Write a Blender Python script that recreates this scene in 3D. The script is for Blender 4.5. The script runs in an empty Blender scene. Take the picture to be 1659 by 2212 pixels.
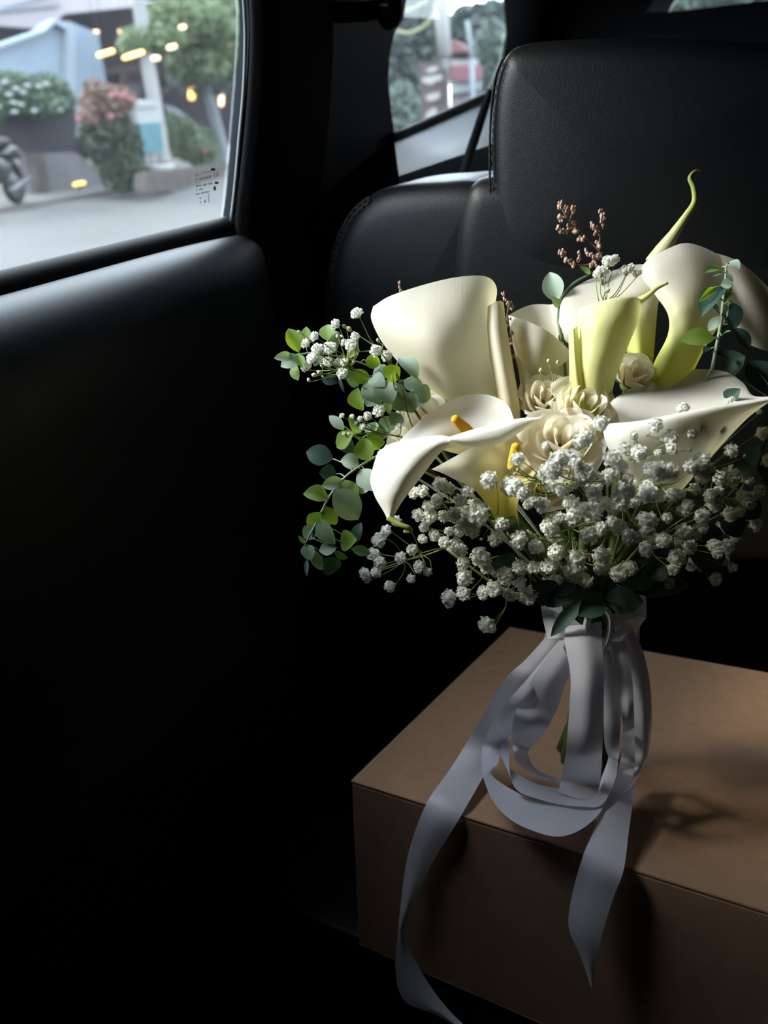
import bpy, bmesh, math, random
from mathutils import Vector, Matrix, noise

# ---------------------------------------------------------------- camera
SC = bpy.context.scene
COL = SC.collection
W, H, FPX = 1659.0, 2212.0, 1660.0
PITCH, YAW = math.radians(28.9), math.radians(23.4)
CAM = Vector((0, 0, 1.05))
FW = Vector((-math.sin(YAW) * math.cos(PITCH), math.cos(YAW) * math.cos(PITCH), -math.sin(PITCH)))
RT = Vector((math.cos(YAW), math.sin(YAW), 0))
UP = RT.cross(FW)
cam_data = bpy.data.cameras.new('camera')
cam = bpy.data.objects.new('camera', cam_data)
COL.objects.link(cam)
cam.matrix_world = Matrix((RT, UP, -FW)).transposed().to_4x4()
cam.location = CAM
cam_data.sensor_fit = 'VERTICAL'
cam_data.sensor_height = 36.0
cam_data.lens = 36.0 * FPX / H
cam_data.clip_start = 0.02
cam_data.clip_end = 400
cam_data.dof.use_dof = True
cam_data.dof.focus_distance = 0.74
cam_data.dof.aperture_fstop = 4.2
SC.camera = cam

# ---------------------------------------------------------------- world, sun, exposure
world = bpy.data.worlds.new('world')
SC.world = world
world.use_nodes = True
bg = world.node_tree.nodes['Background']
bg.inputs[0].default_value = (0.80, 0.895, 1.0, 1)
bg.inputs[1].default_value = 11.0
sun_data = bpy.data.lights.new('sun', 'SUN')
sun_data.energy = 6.5
sun_data.angle = math.radians(18)
sun_data.color = (1.0, 0.93, 0.80)
sun = bpy.data.objects.new('sun', sun_data)
COL.objects.link(sun)
SUN_DIR = Vector((-0.83, -0.27, 0.55)).normalized()      # towards the sun
sun.rotation_euler = SUN_DIR.to_track_quat('Z', 'Y').to_euler()
sun.location = SUN_DIR * 30
SC.view_settings.view_transform = 'Standard'
SC.view_settings.look = 'None'
SC.view_settings.gamma = 1.0
SC.view_settings.exposure = 0.0
SC.view_settings.use_curve_mapping = False

# ---------------------------------------------------------------- coordinates
def ray(x, y):
    return FW + RT * ((x - W / 2) / FPX) - UP * ((y - H / 2) / FPX)
def P(x, y, d):
    return CAM + ray(x, y) * d
def on_x(x, y, X):
    v = ray(x, y); return CAM + v * ((X - CAM.x) / v.x)
def on_y(x, y, Y):
    v = ray(x, y); return CAM + v * ((Y - CAM.y) / v.y)
def on_z(x, y, Z):
    v = ray(x, y); return CAM + v * ((Z - CAM.z) / v.z)
GROUND = -0.45
PXM = lambda d: d / FPX          # metres per pixel at depth d

# ---------------------------------------------------------------- materials
def mat(name, col=(0.5, 0.5, 0.5), rough=0.5, spec=0.5, col2=None, scale=20.0, bump=0.0, trans=0.0, tcol=None,
        emit=0.0, metal=0.0, sheen=0.0, bscale=None):
    m = bpy.data.materials.new(name)
    m.use_nodes = True
    nt = m.node_tree
    b = nt.nodes['Principled BSDF']
    out = nt.nodes['Material Output']
    b.inputs['Base Color'].default_value = (*col, 1)
    b.inputs['Roughness'].default_value = rough
    b.inputs['Specular IOR Level'].default_value = spec
    b.inputs['Metallic'].default_value = metal
    b.inputs['Sheen Weight'].default_value = sheen
    tc = nt.nodes.new('ShaderNodeTexCoord')
    if col2 is not None:
        n = nt.nodes.new('ShaderNodeTexNoise')
        n.inputs['Scale'].default_value = scale
        n.inputs['Detail'].default_value = 4
        nt.links.new(tc.outputs['Object'], n.inputs['Vector'])
        r = nt.nodes.new('ShaderNodeValToRGB')
        r.color_ramp.elements[0].position = 0.35
        r.color_ramp.elements[1].position = 0.65
        r.color_ramp.elements[0].color = (*col, 1)
        r.color_ramp.elements[1].color = (*col2, 1)
        nt.links.new(n.outputs['Fac'], r.inputs['Fac'])
        nt.links.new(r.outputs['Color'], b.inputs['Base Color'])
    if bump > 0:
        n2 = nt.nodes.new('ShaderNodeTexNoise')
        n2.inputs['Scale'].default_value = bscale or scale * 4
        n2.inputs['Detail'].default_value = 3
        nt.links.new(tc.outputs['Object'], n2.inputs['Vector'])
        bp = nt.nodes.new('ShaderNodeBump')
        bp.inputs['Strength'].default_value = bump
        bp.inputs['Distance'].default_value = 0.002
        nt.links.new(n2.outputs['Fac'], bp.inputs['Height'])
        nt.links.new(bp.outputs['Normal'], b.inputs['Normal'])
    if trans > 0:
        t = nt.nodes.new('ShaderNodeBsdfTranslucent')
        t.inputs['Color'].default_value = (*(tcol or col), 1)
        mx = nt.nodes.new('ShaderNodeMixShader')
        mx.inputs[0].default_value = trans
        nt.links.new(b.outputs[0], mx.inputs[1])
        nt.links.new(t.outputs[0], mx.inputs[2])
        nt.links.new(mx.outputs[0], out.inputs['Surface'])
    if emit > 0:
        b.inputs['Emission Color'].default_value = (*col, 1)
        b.inputs['Emission Strength'].default_value = emit
    return m

def petal_mat(name, stops, trans=0.3, tint=(1.0, 0.93, 0.62), rough=0.45, axis='Y'):
    """colour runs along UV v from the rim (0) to the throat (1), as it does in the flower itself"""
    m = bpy.data.materials.new(name)
    m.use_nodes = True
    nt = m.node_tree
    b = nt.nodes['Principled BSDF']
    out = nt.nodes['Material Output']
    uv = nt.nodes.new('ShaderNodeUVMap')
    sep = nt.nodes.new('ShaderNodeSeparateXYZ')
    nt.links.new(uv.outputs[0], sep.inputs[0])
    r = nt.nodes.new('ShaderNodeValToRGB')
    cr = r.color_ramp
    while len(cr.elements) < len(stops):
        cr.elements.new(0.5)
    for e, (p, c) in zip(cr.elements, stops):
        e.position = p; e.color = (*c, 1)
    nt.links.new(sep.outputs[axis], r.inputs['Fac'])
    nt.links.new(r.outputs['Color'], b.inputs['Base Color'])
    b.inputs['Roughness'].default_value = rough
    b.inputs['Specular IOR Level'].default_value = 0.3
    n2 = nt.nodes.new('ShaderNodeTexNoise')
    mp = nt.nodes.new('ShaderNodeMapping')
    mp.inputs['Scale'].default_value = (60, 3, 1)
    nt.links.new(uv.outputs[0], mp.inputs['Vector'])
    nt.links.new(mp.outputs[0], n2.inputs['Vector'])
    n2.inputs['Scale'].default_value = 1.0
    bp = nt.nodes.new('ShaderNodeBump')
    bp.inputs['Strength'].default_value = 0.25
    bp.inputs['Distance'].default_value = 0.0006
    nt.links.new(n2.outputs['Fac'], bp.inputs['Height'])
    nt.links.new(bp.outputs['Normal'], b.inputs['Normal'])
    t = nt.nodes.new('ShaderNodeBsdfTranslucent')
    mulc = nt.nodes.new('ShaderNodeMix')
    mulc.data_type = 'RGBA'; mulc.blend_type = 'MULTIPLY'
    mulc.inputs[0].default_value = 1.0
    nt.links.new(r.outputs['Color'], mulc.inputs[6])
    mulc.inputs[7].default_value = (*tint, 1)
    nt.links.new(mulc.outputs[2], t.inputs['Color'])
    mx = nt.nodes.new('ShaderNodeMixShader')
    mx.inputs[0].default_value = trans
    nt.links.new(b.outputs[0], mx.inputs[1])
    nt.links.new(t.outputs[0], mx.inputs[2])
    nt.links.new(mx.outputs[0], out.inputs['Surface'])
    return m

def foliage_mat(name, cols, trans=0.3):
    m = bpy.data.materials.new(name)
    m.use_nodes = True
    nt = m.node_tree
    b = nt.nodes['Principled BSDF']
    out = nt.nodes['Material Output']
    g = nt.nodes.new('ShaderNodeNewGeometry')
    r = nt.nodes.new('ShaderNodeValToRGB')
    cr = r.color_ramp
    cr.interpolation = 'LINEAR'
    while len(cr.elements) < len(cols):
        cr.elements.new(0.5)
    for i, (e, c) in enumerate(zip(cr.elements, cols)):
        e.position = i / max(1, len(cols) - 1); e.color = (*c, 1)
    nt.links.new(g.outputs['Random Per Island'], r.inputs['Fac'])
    nt.links.new(r.outputs['Color'], b.inputs['Base Color'])
    b.inputs['Roughness'].default_value = 0.6
    t = nt.nodes.new('ShaderNodeBsdfTranslucent')
    nt.links.new(r.outputs['Color'], t.inputs['Color'])
    mx = nt.nodes.new('ShaderNodeMixShader')
    mx.inputs[0].default_value = trans
    nt.links.new(b.outputs[0], mx.inputs[1])
    nt.links.new(t.outputs[0], mx.inputs[2])
    nt.links.new(mx.outputs[0], out.inputs['Surface'])
    return m

def glass_mat(name, tint=(0.95, 0.97, 0.97), refl=0.04, veil=0.0035):
    m = bpy.data.materials.new(name)
    m.use_nodes = True
    nt = m.node_tree
    nt.nodes.remove(nt.nodes['Principled BSDF'])
    out = nt.nodes['Material Output']
    t = nt.nodes.new('ShaderNodeBsdfTransparent')
    t.inputs['Color'].default_value = (*tint, 1)
    g = nt.nodes.new('ShaderNodeBsdfGlossy')
    g.inputs['Roughness'].default_value = 0.02
    mx = nt.nodes.new('ShaderNodeMixShader')
    mx.inputs[0].default_value = refl
    nt.links.new(t.outputs[0], mx.inputs[1])
    nt.links.new(g.outputs[0], mx.inputs[2])
    veil_sh = nt.nodes.new('ShaderNodeBsdfTranslucent')          # translucent veil added to the pane to imitate haze and lift blacks
    veil_sh.inputs['Color'].default_value = (0.85, 0.9, 0.95, 1)
    m2 = nt.nodes.new('ShaderNodeMixShader')
    m2.inputs[0].default_value = veil
    nt.links.new(mx.outputs[0], m2.inputs[1])
    nt.links.new(veil_sh.outputs[0], m2.inputs[2])
    nt.links.new(m2.outputs[0], out.inputs['Surface'])
    return m

M = {}
M['pillar'] = mat('pillar_trim', (0.004, 0.004, 0.0045), 0.9, 0.05)
M['trim'] = mat('black_trim', (0.005, 0.0055, 0.006), 0.6, 0.15, bump=0.15, bscale=900)
M['head'] = mat('dark_headliner', (0.006, 0.006, 0.0065), 0.95, 0.1)
M['carpet'] = mat('black_carpet', (0.005, 0.005, 0.005), 1.0, 0.0, bump=0.5, bscale=500)
M['door'] = mat('door_plastic', (0.010, 0.0145, 0.0185), 0.47, 0.30, bump=0.12, bscale=1200)
M['doorlow'] = mat('door_lower_plastic', (0.006, 0.007, 0.008), 0.5, 0.3, bump=0.12, bscale=1200)
M['seal'] = mat('rubber_seal', (0.004, 0.004, 0.0045), 0.6, 0.2)
M['frame'] = mat('window_frame_paint', (0.008, 0.012, 0.016), 0.8, 0.08)
M['piping'] = mat('grey_edge_trim', (0.05, 0.052, 0.055), 0.5, 0.4)
M['leather'] = mat('black_leather', (0.005, 0.0055, 0.0062), 0.42, 0.22, bump=0.25, bscale=700)
M['stitch'] = mat('stitch_thread', (0.03, 0.03, 0.03), 0.8, 0.2)
M['qpanel'] = mat('grey_quarter_panel', (0.27, 0.29, 0.315), 0.6, 0.3)
M['belt'] = mat('belt_webbing', (0.004, 0.004, 0.004), 0.8, 0.1)
M['tag'] = mat('pale_tag', (0.35, 0.35, 0.33), 0.6)
M['card'] = mat('cardboard', (0.40, 0.235, 0.145), 0.75, 0.2, col2=(0.44, 0.262, 0.165), scale=60, bump=0.15, bscale=500)
M['glass'] = glass_mat('window_glass')
M['tint'] = glass_mat('tinted_glass', (0.30, 0.32, 0.33))
M['mark'] = mat('glass_print', (0.03, 0.035, 0.035), 0.6)
WHITE = (0.86, 0.84, 0.78)
M['calla'] = petal_mat('calla_white', [(0.0, (0.85, 0.82, 0.73)), (0.45, (0.84, 0.79, 0.63)), (0.75, (0.78, 0.73, 0.40)), (1.0, (0.62, 0.64, 0.16))], 0.30)
M['calla_w'] = petal_mat('calla_pure_white', [(0.0, (0.88, 0.87, 0.85)), (0.6, (0.86, 0.84, 0.78)), (1.0, (0.80, 0.76, 0.50))], 0.22)
M['calla_g'] = petal_mat('calla_green', [(0.0, (0.80, 0.80, 0.55)), (0.35, (0.75, 0.77, 0.36)), (0.75, (0.75, 0.75, 0.34)), (1.0, (0.55, 0.60, 0.08))], 0.30)
M['calla_t'] = petal_mat('calla_lime_tube', [(0.0, (0.86, 0.84, 0.79)), (0.35, (0.84, 0.81, 0.68)), (0.6, (0.78, 0.77, 0.36)), (0.82, (0.68, 0.71, 0.13)), (1.0, (0.50, 0.56, 0.06))], 0.30)
M['calla_y'] = petal_mat('calla_yellow_throat', [(0.0, (0.85, 0.82, 0.70)), (0.4, (0.83, 0.78, 0.55)), (0.7, (0.80, 0.70, 0.18)), (1.0, (0.62, 0.56, 0.06))], 0.4)
M['tip'] = petal_mat('calla_tip', [(0.0, (0.72, 0.70, 0.48)), (0.45, (0.45, 0.48, 0.14)), (0.8, (0.25, 0.32, 0.05)), (1.0, (0.22, 0.13, 0.05))], 0.1)
M['tip_s'] = mat('calla_tip_green', (0.52, 0.56, 0.16), 0.5, trans=0.15)
M['spadix'] = mat('spadix_orange', (0.95, 0.50, 0.04), 0.7, 0.2, col2=(0.90, 0.44, 0.03), scale=300, bump=0.6, bscale=1500)
M['spadix_y'] = mat('spadix_yellow', (0.78, 0.52, 0.03), 0.7, 0.2, bump=0.6, bscale=1500)
M['cstem'] = mat('calla_stem', (0.10, 0.17, 0.04), 0.45, 0.4)
M['gstem'] = mat('thin_stem', (0.26, 0.31, 0.10), 0.6, 0.2)
M['dstem'] = mat('dark_stem', (0.04, 0.06, 0.03), 0.6, 0.2)
M['estem'] = mat('eucalyptus_stem', (0.33, 0.40, 0.28), 0.6, 0.2)
M['rose'] = petal_mat('rose_cream', [(0.0, (0.92, 0.82, 0.62)), (0.4, (0.92, 0.88, 0.77)), (1.0, (0.93, 0.91, 0.85))], 0.45, (1.0, 0.95, 0.80))
M['gyp'] = mat('gypsophila_white', (0.90, 0.91, 0.86), 0.8, 0.1, trans=0.42)
M['calyx'] = mat('gypsophila_green', (0.30, 0.36, 0.14), 0.7, 0.1)
M['bud'] = mat('gypsophila_bud', (0.55, 0.58, 0.36), 0.7, 0.2)
M['leaf_pale'] = mat('leaf_blue_grey', (0.34, 0.45, 0.39), 0.6, 0.3, col2=(0.41, 0.51, 0.43), scale=90, trans=0.25, tcol=(0.36, 0.55, 0.12))
M['leaf_green'] = mat('leaf_green', (0.14, 0.25, 0.06), 0.55, 0.4, col2=(0.18, 0.29, 0.07), scale=90, trans=0.5, tcol=(0.42, 0.60, 0.03))
M['leaf_mid'] = mat('leaf_mid_green', (0.15, 0.24, 0.14), 0.55, 0.4, col2=(0.20, 0.29, 0.18), scale=90, trans=0.3, tcol=(0.25, 0.42, 0.06))
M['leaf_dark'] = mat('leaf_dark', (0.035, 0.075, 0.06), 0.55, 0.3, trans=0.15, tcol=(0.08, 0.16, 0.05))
M['statice'] = mat('dried_pink_bud', (0.42, 0.27, 0.22), 0.8, 0.1, col2=(0.52, 0.36, 0.29), scale=200)
M['twig'] = mat('dried_twig', (0.16, 0.12, 0.08), 0.8, 0.1)
M['ribbon'] = mat('white_satin', (0.80, 0.80, 0.87), 0.36, 0.5, trans=0.3, tcol=(0.75, 0.76, 0.84), sheen=0.3)
# outside
M['road'] = mat('asphalt', (0.04736, 0.04736, 0.04736), 0.9, 0.2, col2=(0.05571, 0.05571, 0.05571), scale=0.6)
M['pave'] = mat('pavement_grey', (0.05339, 0.05339, 0.05339), 0.9, 0.2, col2=(0.06981, 0.06777, 0.06572), scale=1.5)
M['bluewall'] = mat('pale_blue_render', (0.125, 0.1562, 0.1938), 0.9, 0.1, col2=(0.1375, 0.1687, 0.2063), scale=1.2)
M['bluepost'] = mat('pale_post_paint', (0.1518, 0.176, 0.2064), 0.9, 0.1)
M['eave'] = mat('pinkish_white_eave', (0.2217, 0.2053, 0.2217), 0.9, 0.1)
M['darkroof'] = mat('dark_roof', (0.007502, 0.008568, 0.01179), 0.9, 0.1)
M['dark'] = mat('dark_shop', (0.007855, 0.007855, 0.01143), 0.9, 0.1, col2=(0.0125, 0.01071, 0.0125), scale=1.2)
M['shelf'] = mat('brown_beam', (0.025, 0.01964, 0.01786), 0.9, 0.1)
M['greywall'] = mat('grey_wall', (0.0225, 0.02411, 0.02893), 0.9, 0.1, col2=(0.02893, 0.02989, 0.03375), scale=1.0)
M['palewall'] = mat('pale_low_wall', (0.09145, 0.09145, 0.1), 0.9, 0.1, col2=(0.07428, 0.07428, 0.07998), scale=2.0)
M['pole'] = mat('white_pole', (0.1428, 0.1428, 0.1457), 0.8, 0.2)
M['trunk'] = mat('pale_trunk', (0.1017, 0.1125, 0.1178), 0.9, 0.1, col2=(0.08035, 0.09108, 0.09108), scale=6)
M['teal'] = mat('teal_sign', (0.02553, 0.06963, 0.08816), 0.7, 0.2, col2=(0.0325, 0.07893, 0.09288), scale=3)
M['whitebox'] = mat('white_box', (0.1486, 0.1514, 0.1543), 0.7, 0.2)
M['stone'] = mat('brown_stone', (0.03571, 0.03214, 0.03036), 0.9, 0.1, col2=(0.05, 0.04464, 0.04107), scale=4)
M['tyre'] = mat('dark_tyre', (0.004285, 0.004643, 0.005714), 0.7, 0.3)
M['bike'] = mat('dark_bike_paint', (0.005357, 0.006429, 0.009641), 0.3, 0.5)
M['bikegrey'] = mat('bike_metal', (0.0275, 0.02946, 0.03339), 0.4, 0.5)
M['amber'] = mat('amber_lamp', (1.0, 0.52, 0.12), 0.5, emit=1.5)
M['warm'] = mat('warm_white_lamp', (1.0, 0.62, 0.35), 0.5, emit=0.9)
M['tree'] = foliage_mat('tree_leaves', [(0.04464, 0.07142, 0.03125), (0.07589, 0.1116, 0.0491), (0.1071, 0.1428, 0.07589)], 0.35)
M['hedge'] = foliage_mat('hedge_leaves', [(0.02053, 0.04364, 0.0308), (0.03594, 0.06671, 0.04107), (0.0616, 0.09753, 0.0616)], 0.25)
M['bush'] = foliage_mat('bush_leaves', [(0.01116, 0.02009, 0.01562), (0.02232, 0.03348, 0.02009), (0.03348, 0.05357, 0.02232)], 0.25)
M['red'] = foliage_mat('red_leaves', [(0.08928, 0.05357, 0.03794), (0.09821, 0.04464, 0.04018), (0.07589, 0.07142, 0.04464)], 0.25)
M['shrub'] = foliage_mat('shrub_leaves', [(0.03571, 0.05803, 0.02902), (0.05803, 0.08482, 0.04018), (0.08928, 0.1116, 0.07142)], 0.25)
M['far'] = foliage_mat('far_leaves', [(0.02232, 0.03794, 0.03794), (0.03794, 0.0558, 0.05357), (0.05803, 0.08035, 0.07366)], 0.25)
M['far2'] = foliage_mat('far_pale_leaves', [(0.04464, 0.06919, 0.05803), (0.06473, 0.09374, 0.07812), (0.08482, 0.1161, 0.09821)], 0.25)
M['blossom'] = mat('pale_blossom', (0.125, 0.145, 0.145), 0.8)
M['pink'] = mat('pink_blossom', (0.1143, 0.03214, 0.03928), 0.8)
M['signboard'] = mat('brown_signboard', (0.03036, 0.01964, 0.02071), 0.8)
M['signwhite'] = mat('sign_white', (0.1446, 0.1393, 0.1446), 0.8)
M['redroof'] = mat('red_tile_roof', (0.07142, 0.03036, 0.03214), 0.9)
M['redband'] = mat('red_awning', (0.08568, 0.03214, 0.04107), 0.9)
M['paleblue'] = mat('pale_house_wall', (0.1114, 0.1346, 0.144), 0.9)
M['cable'] = mat('yellow_cable', (0.1071, 0.1107, 0.05), 0.7)

# ---------------------------------------------------------------- object helpers
WL = {}                                                   # world location of every object made so far
def tag(o, label=None, cat=None, group=None, kind=None):
    if label: o['label'] = label
    if cat: o['category'] = cat
    if group: o['group'] = group
    if kind: o['kind'] = kind
    return o
def empty(name, loc, label=None, cat=None, group=None, kind=None):
    o = bpy.data.objects.new(name, None)
    COL.objects.link(o)
    o.location = loc
    o.empty_display_size = 0.02
    WL[o] = Vector(loc)
    return tag(o, label, cat, group, kind)
def link_mesh(name, me, loc, parent=None):
    o = bpy.data.objects.new(name, me)
    COL.objects.link(o)
    loc = Vector(loc)
    WL[o] = loc
    if parent is not None:
        o.parent = parent
        o.location = loc - WL[parent]
    else:
        o.location = loc
    return o
class MB:
    """collects geometry; build() links it as one mesh object"""
    def __init__(self):
        self.v, self.f, self.uv, self.mi = [], [], [], []
    def add(self, vs, fs, uvs=None, mi=0):
        n = len(self.v)
        self.v += [Vector(p) for p in vs]
        self.uv += uvs if uvs else [(0.0, 0.0)] * len(vs)
        for f in fs:
            self.f.append([i + n for i in f]); self.mi.append(mi)
        return self
    def grid(self, rows, nu=4, nv=4, closed=False, v0=0.0, v1=1.0, mi=0):
        """Catmull-Rom surface through rows of points"""
        R = [list(r) for r in rows]
        def crl(pts, t, cl):
            n = len(pts)
            if cl:
                i = int(t); f = t - i
                a, b, c, d = (pts[(i + k) % n] for k in (-1, 0, 1, 2))
            else:
                i = min(int(t), n - 2); f = t - i
                b, c = pts[i], pts[i + 1]
                a = pts[i - 1] if i > 0 else b * 2 - c
                d = pts[i + 2] if i + 2 < n else c * 2 - b
            return 0.5 * (2 * b + (c - a) * f + (2 * a - 5 * b + 4 * c - d) * f * f + (3 * b - a - 3 * c + d) * f ** 3)
        nr, nc = len(R), len(R[0])
        U = nc * nu if closed else (nc - 1) * nu
        V = (nr - 1) * nv
        dense = [[crl(r, u / nu, closed) for u in range(U if closed else U + 1)] for r in R]
        cols = len(dense[0])
        vs, uvs = [], []
        for j in range(V + 1):
            for i in range(cols):
                vs.append(crl([dense[k][i] for k in range(nr)], j / nv, False))
                uvs.append((i / max(1, cols - 1), v0 + (v1 - v0) * j / V))
        fs = []
        for j in range(V):
            for i in range(cols if closed else cols - 1):
                i2 = (i + 1) % cols
                fs.append([j * cols + i, j * cols + i2, (j + 1) * cols + i2, (j + 1) * cols + i])
        return self.add(vs, fs, uvs, mi)
    def tube(self, pts, rad, seg=8, sub=4, mi=0, caps=True):
        pts = [Vector(p) for p in pts]
        if not isinstance(rad, (list, tuple)): rad = [rad] * len(pts)
        dp, dr = [], []
        n = len(pts)
        for i in range(n - 1):
            b, c = pts[i], pts[i + 1]
            a = pts[i - 1] if i > 0 else b * 2 - c
            d = pts[i + 2] if i + 2 < n else c * 2 - b
            for k in range(sub):
                f = k / sub
                dp.append(0.5 * (2 * b + (c - a) * f + (2 * a - 5 * b + 4 * c - d) * f * f + (3 * b - a - 3 * c + d) * f ** 3))
                dr.append(rad[i] + (rad[i + 1] - rad[i]) * f)
        dp.append(pts[-1]); dr.append(rad[-1])
        vs, uvs, fs = [], [], []
        x = None
        m = len(dp)
        for i in range(m):
            t = (dp[min(i + 1, m - 1)] - dp[max(i - 1, 0)])
            t = t.normalized() if t.length > 1e-9 else Vector((0, 0, 1))
            if x is None:
                x = t.orthogonal().normalized()
            x = (x - t * x.dot(t))
            x = x.normalized() if x.length > 1e-6 else t.orthogonal().normalized()
            y = t.cross(x)
            for s in range(seg):
                a = 2 * math.pi * s / seg
                vs.append(dp[i] + (x * math.cos(a) + y * math.sin(a)) * dr[i])
                uvs.append((s / seg, i / (m - 1)))
        for i in range(m - 1):
            for s in range(seg):
                s2 = (s + 1) % seg
                fs.append([i * seg + s, i * seg + s2, (i + 1) * seg + s2, (i + 1) * seg + s])
        if caps:
            fs.append(list(range(seg))[::-1]); fs.append([(m - 1) * seg + s for s in range(seg)])
        return self.add(vs, fs, uvs, mi)
    def box(self, c, sx, sy, sz, ax=None, mi=0):
        c = Vector(c)
        ex, ey, ez = ax or (Vector((1, 0, 0)), Vector((0, 1, 0)), Vector((0, 0, 1)))
        vs = [c + ex * (sx / 2 * a) + ey * (sy / 2 * b) + ez * (sz / 2 * d) for a in (-1, 1) for b in (-1, 1) for d in (-1, 1)]
        return self.add(vs, [[0, 1, 3, 2], [4, 6, 7, 5], [0, 4, 5, 1], [2, 3, 7, 6], [0, 2, 6, 4], [1, 5, 7, 3]], None, mi)
    def prism(self, pts, off, mi=0):
        """polygon pts (world) pushed by the vector off"""
        pts = [Vector(p) for p in pts]; n = len(pts); off = Vector(off)
        vs = pts + [p + off for p in pts]
        fs = [list(range(n))[::-1], [n + i for i in range(n)]]
        for i in range(n):
            k = (i + 1) % n
            fs.append([i, k, n + k, n + i])
        return self.add(vs, fs, None, mi)
    def ball(self, c, r, seg=10, ring=6, ax=None, mi=0):
        c = Vector(c)
        if not isinstance(r, (list, tuple)): r = (r, r, r)
        ex, ey, ez = ax or (Vector((1, 0, 0)), Vector((0, 1, 0)), Vector((0, 0, 1)))
        vs = [c + ez * r[2]]
        for j in range(1, ring):
            p = math.pi * j / ring
            for i in range(seg):
                a = 2 * math.pi * i / seg
                vs.append(c + ex * (r[0] * math.sin(p) * math.cos(a)) + ey * (r[1] * math.sin(p) * math.sin(a)) + ez * (r[2] * math.cos(p)))
        vs.append(c - ez * r[2])
        fs = []
        for i in range(seg):
            fs.append([0, 1 + i, 1 + (i + 1) % seg])
            b = 1 + (ring - 2) * seg
            fs.append([len(vs) - 1, b + (i + 1) % seg, b + i])
        for j in range(ring - 2):
            for i in range(seg):
                a, b = 1 + j * seg, 1 + (j + 1) * seg
                fs.append([a + i, b + i, b + (i + 1) % seg, a + (i + 1) % seg])
        return self.add(vs, fs, None, mi)
    def build(self, name, mats, parent=None, smooth=True, origin=None, recalc=False):
        if origin is None:
            o = Vector()
            for p in self.v: o += p
            origin = o / len(self.v)
        origin = Vector(origin)
        me = bpy.data.meshes.new(name)
        me.from_pydata([p - origin for p in self.v], [], self.f)
        if not isinstance(mats, (list, tuple)): mats = [mats]
        for m in mats: me.materials.append(m)
        lay = me.uv_layers.new(name='UVMap')
        li = [0] * len(me.loops)
        me.loops.foreach_get('vertex_index', li)
        flat = []
        for i in li: flat += self.uv[i]
        lay.data.foreach_set('uv', flat)
        me.polygons.foreach_set('material_index', self.mi)
        me.polygons.foreach_set('use_smooth', [smooth] * len(me.polygons))
        if recalc:
            bm = bmesh.new(); bm.from_mesh(me)
            bmesh.ops.recalc_face_normals(bm, faces=bm.faces)
            bm.to_mesh(me); bm.free()
        me.update()
        return link_mesh(name, me, origin, parent)
def rows_px(rows):
    return [[P(*q) for q in r] for r in rows]
def smooth_line(pts, sub=6, closed=False):
    pts = [Vector(p) for p in pts]; n = len(pts); out = []
    for i in range(n if closed else n - 1):
        if closed:
            a, b, c, d = (pts[(i + k) % n] for k in (-1, 0, 1, 2))
        else:
            b, c = pts[i], pts[i + 1]
            a = pts[i - 1] if i > 0 else b * 2 - c
            d = pts[i + 2] if i + 2 < n else c * 2 - b
        for k in range(sub):
            f = k / sub
            out.append(0.5 * (2 * b + (c - a) * f + (2 * a - 5 * b + 4 * c - d) * f * f + (3 * b - a - 3 * c + d) * f ** 3))
    if not closed: out.append(pts[-1])
    return out
def plate(name, outline, holes, thick, material, parent=None, kind='structure'):
    """flat plate with holes, outline and holes are world points in one plane; pushed by the vector thick"""
    bm = bmesh.new()
    for loop in [outline] + holes:
        vs = [bm.verts.new(p) for p in loop]
        for i in range(len(vs)):
            bm.edges.new((vs[i], vs[(i + 1) % len(vs)]))
    bmesh.ops.triangle_fill(bm, use_beauty=True, edges=bm.edges[:])
    g = bmesh.ops.extrude_face_region(bm, geom=bm.faces[:])
    bmesh.ops.translate(bm, vec=thick, verts=[e for e in g['geom'] if isinstance(e, bmesh.types.BMVert)])
    bmesh.ops.recalc_face_normals(bm, faces=bm.faces[:])
    me = bpy.data.meshes.new(name)
    bm.to_mesh(me); bm.free()
    me.materials.append(material)
    o = link_mesh(name, me, (0, 0, 0), parent)
    if kind: o['kind'] = kind
    return o
def pad(outline, depth_vec, bevel, rings=6, dome=0.0):
    """upholstered pad: outline (world points, one plane, facing -depth_vec) with rounded front edge, MB returned"""
    n = len(outline)
    dv = Vector(depth_vec); dn = dv.normalized()
    c = Vector()
    for p in outline: c += p
    c /= n
    # inward normals
    nor = []
    for i in range(n):
        t = (outline[(i + 1) % n] - outline[i - 1]).normalized()
        q = t.cross(dn)
        if q.dot(c - outline[i]) < 0: q = -q
        nor.append(q)
    mb = MB()
    loops = []
    for k in range(rings + 1):
        a = math.pi / 2 * k / rings
        ins = bevel * (1 - math.cos(a)) ; dep = bevel * (1 - math.sin(a))
        l = [outline[i] + nor[i] * ins + dn * dep for i in range(n)]
        for _ in range(3 * k):
            l = [l[i] * .5 + (l[i - 1] + l[(i + 1) % n]) * .25 for i in range(n)]
        loops.append(l)
    back = [p + dv for p in outline]
    loops = [back] + loops
    # shrink towards the centre so the front is gently domed
    last = loops[-1]
    for s in (0.93, 0.8, 0.6, 0.4, 0.2):
        last = [last[i] * .5 + (last[i - 1] + last[(i + 1) % n]) * .25 for i in range(n)]
        loops.append([c + (p - c) * s - dn * dome * (1 - s * s) for p in last])
    vs = [p for l in loops for p in l]
    fs = []
    for k in range(len(loops) - 1):
        for i in range(n):
            j = (i + 1) % n
            fs.append([k * n + i, k * n + j, (k + 1) * n + j, (k + 1) * n + i])
    fs.append([(len(loops) - 1) * n + i for i in range(n)])
    fs.append(list(range(n))[::-1])
    mb.add(vs, fs)
    return mb

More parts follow.
